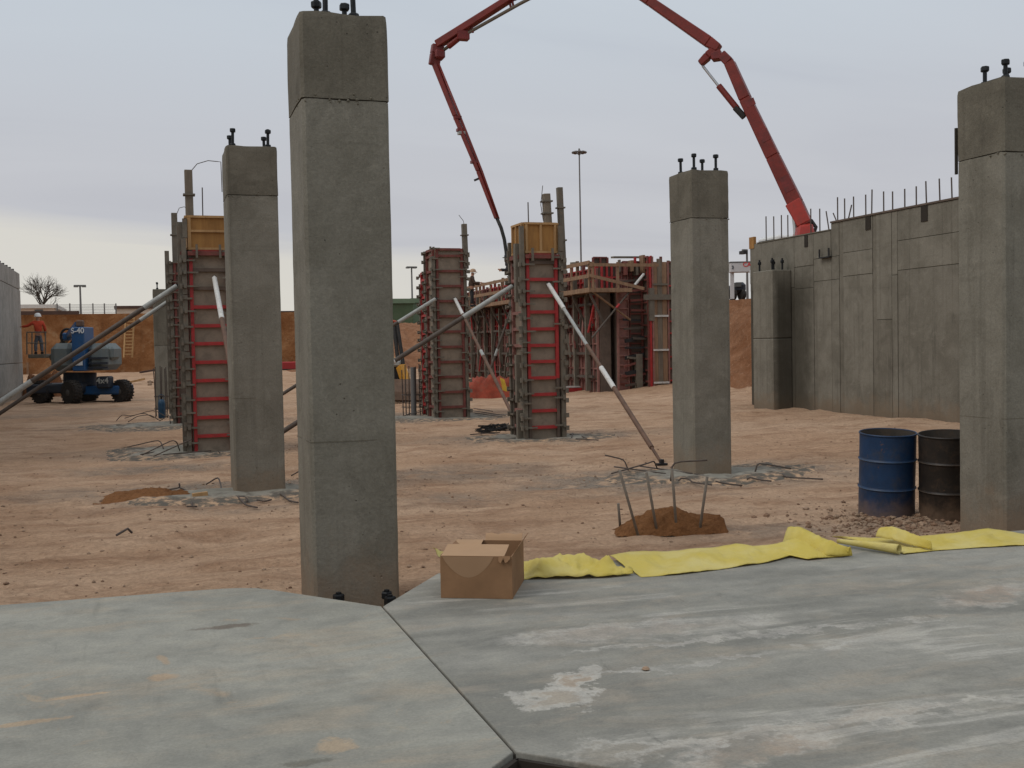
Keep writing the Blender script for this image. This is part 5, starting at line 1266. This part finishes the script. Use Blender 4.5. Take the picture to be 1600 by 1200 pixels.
for xx in (WXa+.1, 16.6): MB().bb((xx, Yc0, zt-.05), (xx+.09, Yc0+.06, zt+1.1)).build('rail_post', 'olumber', t3, world=True)
# loose boards and pipes on top of the forms
tag(MB().beam(ony(895, 412, 41), ony(955, 418, 43), .25, .12).build('loose_plank', 'gwood'), 'grey plank end jutting out over the walkway beside the mast', 'plank')
tag(MB().beam(ony(957, 402, 40), ony(1002, 402, 40.5), .2, .07).build('loose_plank', 'gwood'), 'dark plank lying across the top of the red formwork', 'plank')
# braces inside
brace(ony(1006, 428, Yf-.7), ony(925, 528, Yf-1.3), 'thin dark brace with white tip before the formwork end', [(0, .18, 'white', 1), (.175, .5, 'dpipe', .7), (.48, .54, 'red', .9), (.53, 1, 'dpipe', .7)], .05, False)
brace(at(800, 480, 44), gz(at(752, 565, 44)), 'short dark brace under the walkway behind the rusty brace', [(0, .5, 'dpipe', 1), (.48, .56, 'gsleeve', 1.1), (.55, 1, 'dpipe', 1)], .05)
brace(ony(925, 455, Yf-.9), ony(985, 500, Yf-.3), 'thin timber brace under the walkway corner', [(0, 1, 'olumber', .8)], .05, False)
# orange netting heap
lump(767, 613, 84, 36, 42, 'net2', 'heap of orange netting at the foot of the dark red formwork', 'netting', 'netting_heap', 5)
a = onz(735, 613); b = onz(805, 611); tag(MB().beam(a+Vector((0, 0, .1)), b+Vector((0, 0, .1)), .2, .14).build('kerb_beam', 'gwood'), 'long grey beam lying before the orange netting heap', 'beam')
a = onz(886, 611); b = onz(948, 611.5); tag(MB().beam(a+Vector((0, 0, .12)), b+Vector((0, 0, .1)), .2, .12).build('kerb_beam', 'gwood'), 'grey beam lying at the foot of the formwork right of the middle form', 'beam')
p = onz(893, 613); tag(MB().box(p+Vector((0, 0, .1)), (.75, .4, .14)).build('red_plank', 'red'), 'small flat red form piece lying right of the middle form', 'form piece')
tag(MB().box(p+Vector((0, 0, .22)), (.65, .3, .05)).build('white_board', 'white'), 'white board lying on the flat red form piece', 'board')
# workers on the walkway
f1 = -rt
person('worker in dark clothes on the formwork top holding the pump hose', stand(at(799, 462, 45.5), 1.68, (fw*.4-rt).normalized(), fw, ((-rt*.2-zz*.7).normalized(), (-rt-zz*.1).normalized()), ((-rt*.3-zz*.6).normalized(), (-rt+zz*.1).normalized()), .20, .18), 'darkcloth', 'darkcloth', 'hard_hat', 'darkcloth')
person('worker in brown clothes with tan hat behind the far middle form', stand(at(737, 479, 49), 1.62, rt, -fw, ((rt*.4-zz).normalized(), (rt-zz*.2).normalized()), ((rt*.4-zz*.8).normalized(), (rt).normalized()), .12, .1), 'browncloth', 'darkcloth', 'hat', 'tanhat')

# ------------------------------------------------------------------ concrete pump truck with boom
def bd(px): return 42.0+(1256-px)/(1256-790)*4.0
def bp(px, py): return at(px, py, bd(px))
tb = at(1256, 372, 42)
t = thing('pump_truck', 'concrete pump truck behind the right wall with its red boom arched over the site', 'pump truck', (tb.x, tb.y, pz(tb.x, tb.y)))
gz0 = pz(tb.x, tb.y)
def bsec(pts, ws, name, mat, depth=.5):
    o = None; mb = MB()
    ws = [q*.76 for q in ws]
    for i in range(len(pts)-1): mb.beam(bp(*pts[i]), bp(*pts[i+1]), depth, ws[i], depth, ws[i+1], up=(0, 0, 1))
    return mb.build(name, mat, t, world=True, bevel=.03)
MB().add([tb+rt*x+fw*y+zz*z_ for x, y, z_ in ((-.42, -.45, -.3), (.42, -.45, -.3), (.42, .45, -.3), (-.42, .45, -.3), (-.28, -.35, .45), (.26, -.35, .55), (.26, .35, .55), (-.28, .35, .45))],
         [(0, 3, 2, 1), (4, 5, 6, 7), (0, 1, 5, 4), (1, 2, 6, 5), (2, 3, 7, 6), (3, 0, 4, 7)]).build('turret', 'pumpred2', t, world=True, bevel=.08)
o = bsec([(1260, 352), (1243, 318), (1208, 245), (1165, 155), (1140, 98)], [.62, .74, .66, .58, .50], 'boom_section', 'pumpred', .5)
bsec([(1258, 350), (1240, 316)], [.70, .80], 'boom_foot', 'pumpred2', .56)
for (a, b) in (((1232, 300), (1222, 278)), ((1196, 222), (1188, 205)), ((1172, 168), (1168, 158))): MB().beam(bp(*a)-fw*.27, bp(*b)-fw*.27, .03, .36).build('grease_patch', 'pumpdark', o, world=True)
bsec([(1140, 98), (1128, 86), (1112, 90)], [.5, .48, .36], 'knuckle', 'pumpdark', .5)
bsec([(1118, 76), (1106, 88), (1094, 100)], [.34, .40, .30], 'link', 'pumpred', .4)
MB().tube([bp(1098, 103), bp(1124, 136)], .055, 10).build('ram', 'chrome', t, world=True, smooth=40)
MB().tube([bp(1123, 134), bp(1152, 170)], .12, 12).build('ram_cylinder', 'pumpred', t, world=True, smooth=40)
MB().tube([bp(1149, 168), bp(1163, 183)], .13, 10).build('ram_clevis', 'rubber', t, world=True)
o = bsec([(1124, 76), (1108, 66), (1015, 2), (915, -66)], [.40, .56, .46, .42], 'boom_section', 'pumpred', .45)
for q in ((1066, 36), (1075, 43)): MB().box(bp(*q), (.5, .5, .52)).build('weld_band', 'pumpdark', o, world=True) if False else None
MB().box(bp(915, -68), (.6, .5, .6)).build('knuckle', 'pumpdark', t, world=True, bevel=.1)
bsec([(915, -66), (800, -4), (683, 70)], [.36, .34, .42], 'boom_section', 'pumpred', .4)
MB().tube([bp(915, -48), bp(812, 6), bp(725, 55), bp(692, 79)], .07, 10).build('delivery_pipe', 'steel', t, world=True, smooth=True)
for q in ((800, 10), (796, 12), (736, 48), (690, 74)): MB().tube([bp(q[0], q[1]-10), bp(q[0]+3, q[1]+3)], .05, 6).build('pipe_clamp', 'pumpdark', t, world=True)
MB().tube([bp(700, 73), bp(716, 60)], .13, 10).build('ram_cylinder', 'pumpred', t, world=True); MB().box(bp(723, 56), (.5, .4, .35)).build('ram_clevis', 'pumpdark', t, world=True)
bsec([(683, 70), (681, 84), (678, 102)], [.40, .55, .40], 'knuckle', 'pumpdark', .45)
MB().box(bp(686, 86), (.45, .5, .4)).build('hose_bend', 'pumpdark', t, world=True, bevel=.08)
bsec([(678, 96), (712, 182), (748, 268), (776, 342)], [.30, .24, .20, .15], 'boom_section', 'pumpred', .28)
MB().tube([bp(682, 92), bp(718, 180), bp(753, 268), bp(779, 342)], .055, 8).build('delivery_pipe', 'pumpred', t, world=True, smooth=True)
for (x, y) in ((713, 184), (717, 203), (719, 208), (739, 253)): MB().box(bp(x+2, y), (.28, .3, .12)).build('pipe_clamp', 'pumpdark' if y != 208 else 'gsleeve', t, world=True)
MB().beam(bp(741, 282), bp(748, 279), .06, .08).build('bracket', 'dsteel', t, world=True)
hz = [bp(776, 340), bp(783, 356), bp(788, 374), bp(791, 394), bp(792, 415)]
MB().tube(hz, .075, 10).build('end_hose', 'rubber', t, world=True, smooth=True)
loop = [bp(1256, 340), bp(1268, 345), bp(1275, 355), bp(1272, 365), bp(1262, 368)]
MB().tube(loop, .07, 8).build('hose_loop', 'rubber', t, world=True, smooth=True)
MB().tube([bp(1241, 340), bp(1244, 372)], .09, 10).build('ram', 'chrome', t, world=True)
# truck body behind the wall: bed, cab, wheels (mostly hidden)
yc = tb.y
MB().bb((tb.x-1.1, yc-6, gz0+.75), (tb.x+1.1, yc+1.8, gz0+1.05)).build('truck_bed', 'vehwhite', t, world=True, bevel=.05)
MB().lathe([(.5, 0), (.45, .6)], 16, (tb.x, tb.y, gz0+1.06)).build('pedestal', 'pumpred2', t, world=True)
ca = at(1187, 415, 44.5); ca.x += .42
cab = MB().bb((ca.x-.25, ca.y-.9, gz0+.6), (ca.x+1.9, ca.y+1.2, gz0+1.35)).build('cab_lower', 'vehwhite', t, world=True, bevel=.12)
MB().add([(ca.x-.12+dx, ca.y+dy, gz0+dz) for dx, dy, dz in ((0, -.8, 1.36), (1.7, -.8, 1.36), (1.7, 1.1, 1.36), (0, 1.2, 1.36), (.12, -.7, 2.55), (1.6, -.7, 2.55), (1.6, .8, 2.55), (.12, .8, 2.55))],
         [(0, 3, 2, 1), (4, 5, 6, 7), (0, 1, 5, 4), (1, 2, 6, 5), (2, 3, 7, 6), (3, 0, 4, 7)]).build('cab', 'vehwhite', t, world=True, bevel=.08)
MB().add([(ca.x-.125+dx, ca.y+dy, gz0+dz) for dx, dy, dz in ((0, -.5, 1.5), (0, .95, 1.5), (.10, .7, 2.4), (.10, -.4, 2.4))], [(0, 1, 2, 3)]).build('side_window', 'glassd', t, world=True)
MB().bb((ca.x-.35, ca.y-1.0, gz0+1.3), (ca.x-.18, ca.y-.8, gz0+2.3)).build('mirror', 'liftdark', t, world=True, bevel=.04)
for dy in (-1.5, .6, -5): 
    mb = MB().lathe([(.2, -.16), (.48, -.16), (.5, -.1), (.5, .1), (.48, .16), (.2, .16)], 18); o = mb.build('wheel', 'tyre', t); o.location = Vector((tb.x-1.0, yc+dy, gz0+.5))-wloc(t); o.rotation_euler = (0, R(90), 0)

# ------------------------------------------------------------------ far background on the grade
ZG = 4.3
def bg_box(px0, px1, py_top, Y, z0, dep, name, label, wall, roof, cat='building', rooft=.35):
    a = ony(px0, py_top, Y); b = ony(px1, py_top, Y)
    t = thing(name, label, cat, ((a.x+b.x)/2, Y, z0))
    MB().bb((a.x, Y, z0-.5), (b.x, Y+dep, a.z-rooft)).build('wall', wall, t, world=True)
    MB().bb((a.x-.2, Y-.2, a.z-rooft+.002), (b.x+.2, Y+dep+.2, a.z)).build('roof', roof, t, world=True)
    return t, a, b
t, a, b = bg_box(22, 85, 476, 110, ZG, 12, 'flat_roofed_building', 'small beige flat roofed building beyond the pit under the bare tree', 'beige', 'white')
MB().bb((ony(54, 480, 110).x, 109.9, ony(54, 489, 110).z), (ony(67, 480, 110).x, 109.98, ony(54, 484, 110).z)).build('window', 'glassd', t, world=True)
t, a, b = bg_box(182, 300, 478, 105, ZG, 14, 'flat_roofed_building', 'pale flat roofed building beyond the pit behind the distant column', 'pale', 'roofdark', rooft=.25)
t, a, b = bg_box(430, 475, 486, 120, ZG, 10, 'flat_roofed_building', 'low dark roofed building seen in the gap between two concrete columns', 'roofdark', 'roofdark')
t, a, b = bg_box(560, 645, 467, 115, ZG-1.5, 15, 'green_shed', 'green metal shed beyond the orange earth bank', 'greenb', 'greenroof', 'shed', .5)
t, a, b = bg_box(645, 690, 466, 118, ZG-1.5, 15, 'green_shed', 'paler green shed adjoining the darker green one', 'greenroof', 'greenroof', 'shed', .5)
def light_pole(px, pt_, Y, label, kind):
    top = ony(px, pt_, Y); zb = pz(top.x, Y)
    t = thing('light_pole', label, 'light pole', (top.x, Y, zb))
    w_ = max(.10, .0009*Y)
    base_x = ony(px+2, 480, Y).x if kind != 'mast' else top.x
    MB().tube([(top.x, Y, zb), (top.x, Y, top.z)], w_*1.15, 8, w_*.75).build('pole', 'pole', t, world=True, smooth=40)
    k = Y/FPX
    if kind == 'T':
        MB().bb((top.x-8*k, Y-.15, top.z-.12), (top.x+8*k, Y+.15, top.z+.05)).build('cross_arm', 'pole', t, world=True)
        for s_ in (-1, 1): MB().bb((top.x+s_*5.5*k-3*k, Y-.4, top.z+.0502-.22), (top.x+s_*5.5*k+2.5*k, Y+.4, top.z+.0)).build('lamp_head', 'pole', t, world=True)
    if kind == 'arm':
        MB().bb((top.x-9*k, Y-.1, top.z-.1), (top.x, Y+.1, top.z+.02)).build('arm', 'pole', t, world=True); MB().bb((top.x-11*k, Y-.35, top.z-.35), (top.x-3*k, Y+.35, top.z-.101)).build('lamp_head', 'dsteel', t, world=True)
    if kind == 'mast':
        MB().lathe([(2*k, 0), (3*k, .5), (1*k, 1.2)], 10, (top.x, Y, top.z-.6)).build('mast_head', 'pole', t, world=True)
        for j in range(10):
            a_ = 2*math.pi*j/10; c = Vector((top.x+math.cos(a_)*10*k, Y+math.sin(a_)*10*k, top.z-.2*0))
            MB().beam((top.x, Y, top.z), c, .12, .12).build('spoke', 'pole', t, world=True)
            MB().box(c+Vector((0, 0, -.15)), (6*k, 6*k, 3*k), Matrix.Rotation(a_, 3, 'Z')).build('lamp_head', 'pole', t, world=True, bevel=.15)
    return t
light_pole(125, 446, 120, 'thin distant lamp post beside the bare tree', 'T'); light_pole(643, 417, 130, 'distant twin headed lamp post above the green shed', 'T')
light_pole(905, 237, 190, 'tall high mast light with a ring of lamps above the formwork', 'mast'); light_pole(1167, 390, 75, 'lamp post with one arm beside the white gantry sign', 'arm')
# chain-link fence on the grade
t = thing('chain_fence', 'faint wire fence on the pit edge between two flat roofed buildings', 'fence', (ony(130, 490, 84).x, 84, ZG))
f0 = ony(86, 476, 84); f1_ = ony(182, 476, 84)
for px in (89, 109, 145, 163, 181):
    q = ony(px, 474, 84); MB().tube([(q.x, 84, ZG-.5), (q.x, 84, q.z)], .05, 6).build('post', 'pole', t, world=True)
mb = MB()
for zz_ in np.linspace(ZG, f0.z, 7): mb.tube([(f0.x, 84, zz_), (f1_.x, 84, zz_)], .008, 3)
for i in range(90):
    x = f0.x+(f1_.x-f0.x)*i/89; mb.tube([(x, 84, ZG-.3), (x, 84, f0.z)], .006, 3)
o = mb.build('wire_mesh', 'pole', t, world=True); o['kind'] = 'stuff'
# bare trees
def tree(px, py_base, Hh, Y, label, seed, parts=6):
    b = ony(px, py_base, Y); zb = pz(b.x, Y); rt_ = random.Random(seed)
    t = thing('bare_tree', label, 'tree', (b.x, Y, zb)); trunk = MB(); crown = MB()
    def grow(p, d, ln, r, lev):
        pts = [p]; q = p.copy(); dd = d.copy()
        for i in range(4):
            dd = (dd+Vector((rt_.uniform(-.16, .16), rt_.uniform(-.16, .16), rt_.uniform(-.04, .12)))).normalized(); q = q+dd*ln/4; pts.append(q.copy())
        (trunk if lev < 2 else crown).tube(pts, r, 5 if lev < 2 else 3, r*.6, cap=False)
        if lev < parts:
            for k in range((4 if lev < 2 else 3) if lev < 4 else 2):
                a = rt_.uniform(0, 6.283); sp = rt_.uniform(.35, .85)
                u = dd.orthogonal().normalized(); v = dd.cross(u)
                nd = (dd*math.cos(sp)+(u*math.cos(a)+v*math.sin(a))*math.sin(sp)); nd.z = max(nd.z, -.1)
                grow(pts[-1] if k else pts[-2], nd.normalized(), ln*rt_.uniform(.62, .85), r*.6, lev+1)
    grow(Vector((b.x, Y, zb)), zz.copy(), Hh*.24, Hh*.022, 0)
    trunk.build('trunk', 'bark', t, world=True, smooth=True); crown.build('crown', 'bark', t, world=True)
tree(68, 480, 8.6, 125, 'bare leafless tree beyond the beige flat roofed building', 3)
for i, (px, h) in enumerate(((440, 2.2), (450, 2.4), (460, 2.0))): tree(px, 480, h*.9, 150, 'small dark treetop above the low roof, %s of three in the gap between two columns' % ('left', 'middle', 'right')[i], 10+i, 4)
# gantry sign with its legs, dark van below
d_ = 58
t = thing('gantry_sign', 'white gantry sign with red letters between the column and the truck cab', 'sign', at(1142, 458, d_))
S_ = d_/FPX
LR2 = Matrix((rt, fw, zz)).transposed()
MB().box(at(1172, 418, d_), (64*S_, .5, 15*S_), LR2).build('sign_board', 'signwhite', t, world=True, bevel=.03)
MB().box(at(1172, 409.5, d_), (65*S_, .55, 1.6*S_), LR2).build('sign_edge', 'pole', t, world=True)
for px in (1144, 1202): MB().box(at(px, 446, d_+.1), (5*S_, .25, 42*S_), LR2).build('leg', 'signwhite', t, world=True)
letters('CAT', at(1170, 413.5, d_-.27), 6.5*S_, 'redletter', t, facing); letters('3', at(1145, 418, d_-.27), 5*S_, 'liftdark', t, facing)
p = at(1152, 460, 62); zb = pz(p.x, p.y); t = thing('parked_van', 'dark vehicle parked under the white gantry sign', 'van', (p.x, p.y, zb)); S_ = 62/FPX
MB().box(at(1152, 450, 62), (19*S_, 1.6, 16*S_), LR2).build('body', 'liftdark', t, world=True, bevel=.15); MB().box(at(1152, 445, 61.15), (12*S_, .1, 6*S_), LR2).build('rear_window', 'glassd', t, world=True)
for px in (1145, 1159): MB().lathe([(.2, -.1), (.33, -.1), (.33, .1), (.2, .1)], 12).build('wheel', 'tyre', t, loc=at(px, 460, 61.4)-wloc(t)).rotation_euler = (0, R(90), 0)
# pile on bank by column
# ------------------------------------------------------------------ loader with bucket behind the tall column
d_ = 37; t = thing('loader', 'yellow wheel loader with brown bucket mostly hidden behind the tall concrete column', 'loader', gz(at(590, 628, d_))); S_ = d_/FPX
def lq(px, py, dd=0): return at(px, py, d_+dd)
vs = []
for x in (612, 672):
    for (yy, dd) in ((592, .9), (600, .35), (612, .1), (626, .0), (628, .6), (612, 1.0)): vs.append(lq(x, yy, dd))
MB().add(vs, [(i, (i+1) % 6, 6+(i+1) % 6, 6+i) for i in range(6)]+[tuple(range(5, -1, -1)), tuple(range(6, 12))]).build('bucket', 'bucket', t, world=True, bevel=.02)
MB().beam(lq(626, 572, 1.2), lq(634, 596, 1.0), .22, .28).beam(lq(600, 572, 1.2), lq(592, 596, 1.0), .22, .28).build('lift_arm', 'yellowarm', t, world=True)
MB().tube([lq(615, 505, 1.6), lq(622, 565, 1.3)], .07, 8).tube([lq(620, 503, 1.6), lq(630, 570, 1.3)], .07, 8).build('cab_post', 'rubber', t, world=True)
MB().box(lq(590, 503, 2.2), (60*S_, 1.5, 5*S_), LR2).build('cab_roof', 'net', t, world=True, bevel=.06); MB().box(lq(618, 568, 1.6), (20*S_, .8, 10*S_), LR2).build('hinge_block', 'gsleeve', t, world=True, bevel=.06)
MB().box(lq(585, 575, 2.8), (65*S_, 2.2, 40*S_), LR2).build('hood', 'yellowarm', t, world=True, bevel=.1); MB().box(lq(616, 585, 1.7), (12*S_, .7, 26*S_), LR2).build('front_frame', 'rubber', t, world=True)
for px, dd in ((565, 1.6), (612, 2.0), (565, 4), (610, 4.4)):
    o = MB().lathe([(.2, -.2), (.6, -.2), (.65, -.1), (.65, .1), (.6, .2), (.2, .2)], 20).build('wheel', 'tyre', t); q = lq(px, 608, dd); q.z = pz(q.x, q.y)+.62; o.location = q-wloc(t); o.rotation_euler = (R(90), 0, math.atan2(fw.y, fw.x)-1.57)
# ------------------------------------------------------------------ starter-bar cages, gas cylinder
def cage(cx, cy, hw, n, hh, label, r=.016):
    z = pz(cx, cy); t = thing('rebar_cage', label, 'rebar cage', (cx, cy, z), 0, 'starter bars waiting for columns')
    for i in range(n):
        for sgn in (-1, 1):
            x = cx-hw+2*hw*i/(n-1)+random.uniform(-.04, .04); yy = cy+sgn*hw*.8
            MB().tube([(x, yy, z-.05), (x+random.uniform(-.05, .05), yy+random.uniform(-.05, .05), z+hh*random.uniform(.92, 1.05))], r, 6).build('rebar', 'rebar', t, world=True)
    for zt_ in (.25, .6): MB().tube([(cx-hw-.02, cy-hw*.8-.02, z+zt_), (cx+hw+.02, cy-hw*.8-.02, z+zt_), (cx+hw+.02, cy+hw*.8+.02, z+zt_), (cx-hw-.02, cy+hw*.8+.02, z+zt_), (cx-hw-.02, cy-hw*.8-.02, z+zt_)], .009, 5).build('tie', 'rebar', t, world=True)
p = onz(261, 652); cage(p.x, p.y, .32, 5, 1.45, 'cage of dark starter bars around the blue gas cylinder')
p = onz(652, 648); cage(p.x, p.y, .36, 5, 1.4, 'cage of starter bars before the loader bucket')
p = onz(648, 650); tag(MB().tube([(p.x, p.y+.1, 0), (p.x, p.y+.1, 1.35)], .075, 10).build('standpipe', 'pole', smooth=40), 'thick grey pipe upright among the starter bars at the loader bucket', 'pipe')
p = onz(253, 653); t = thing('gas_cylinder', 'blue gas cylinder standing among the starter bars at the left', 'gas cylinder', (p.x, p.y-.3, pz(p.x, p.y)))
MB().lathe([(.09, 0), (.1, .02), (.1, .42), (.085, .5), (.04, .54)], 18).build('body', 'gascyl', t, smooth=40); MB().lathe([(.025, .54), (.025, .60), (.04, .605), (.04, .63)], 10).build('valve', 'dsteel', t)
for sgn in (-1, 1): MB().tube([(sgn*.07, 0, .5), (sgn*.07, 0, .64), (0, 0, .68)], .01, 6).build('guard', 'gascyl', t)
# red barrier in the gap, sawhorse behind
p = onz(455, 596); t = thing('plastic_barrier', 'low red barrier seen in the gap between two concrete columns', 'barrier', (p.x, p.y, pz(p.x, p.y)))
MB().bb((-.6, -.2, 0), (.6, .2, .5)).build('body', 'redtank', t, bevel=.06); MB().bb((-.62, -.22, -.02), (.62, .22, .06)).build('base', 'rubber', t)
p = onz(450, 594); t = thing('sawhorse', 'pale wooden trestle beside the red barrier between two columns', 'trestle', (p.x, p.y+1.0, pz(p.x, p.y)))
for sgn in (-1, 1): MB().beam((sgn*.5, -.2, 0), (sgn*.4, 0, .9), .05, .08).beam((sgn*.5, .2, 0), (sgn*.4, 0, .9), .05, .08).build('leg', 'lumber', t)
MB().bb((-.6, -.05, .88), (.6, .05, .98)).build('beam', 'lumber', t)
# dark tangle of wire beside the middle form
p = onz(783, 678); mb = MB()
for i in range(16):
    a = [p+Vector((random.uniform(-.55, .45), random.uniform(-.2, .25), random.uniform(.03, .22))) for _ in range(4)]; mb.tube(a, .011, 5)
o = mb.build('wire_tangle', 'rubber'); tag(o, 'dark tangle of wire and scrap left of the plywood topped form', 'wire tangle')
p = onz(163, 740, 0)
# scrap bar on the open ground
a = gz(onz(182, 842)); b = gz(onz(200, 838)); tag(MB().tube([a, a.lerp(b, .6)+Vector((0, 0, .03)), b+Vector((.0, 0, .05)), b+Vector((.04, .02, .0))], .012, 6).build('scrap_bar', 'rebar'), 'short bent rebar scrap lying on the bare soil at the left', 'rebar scrap')
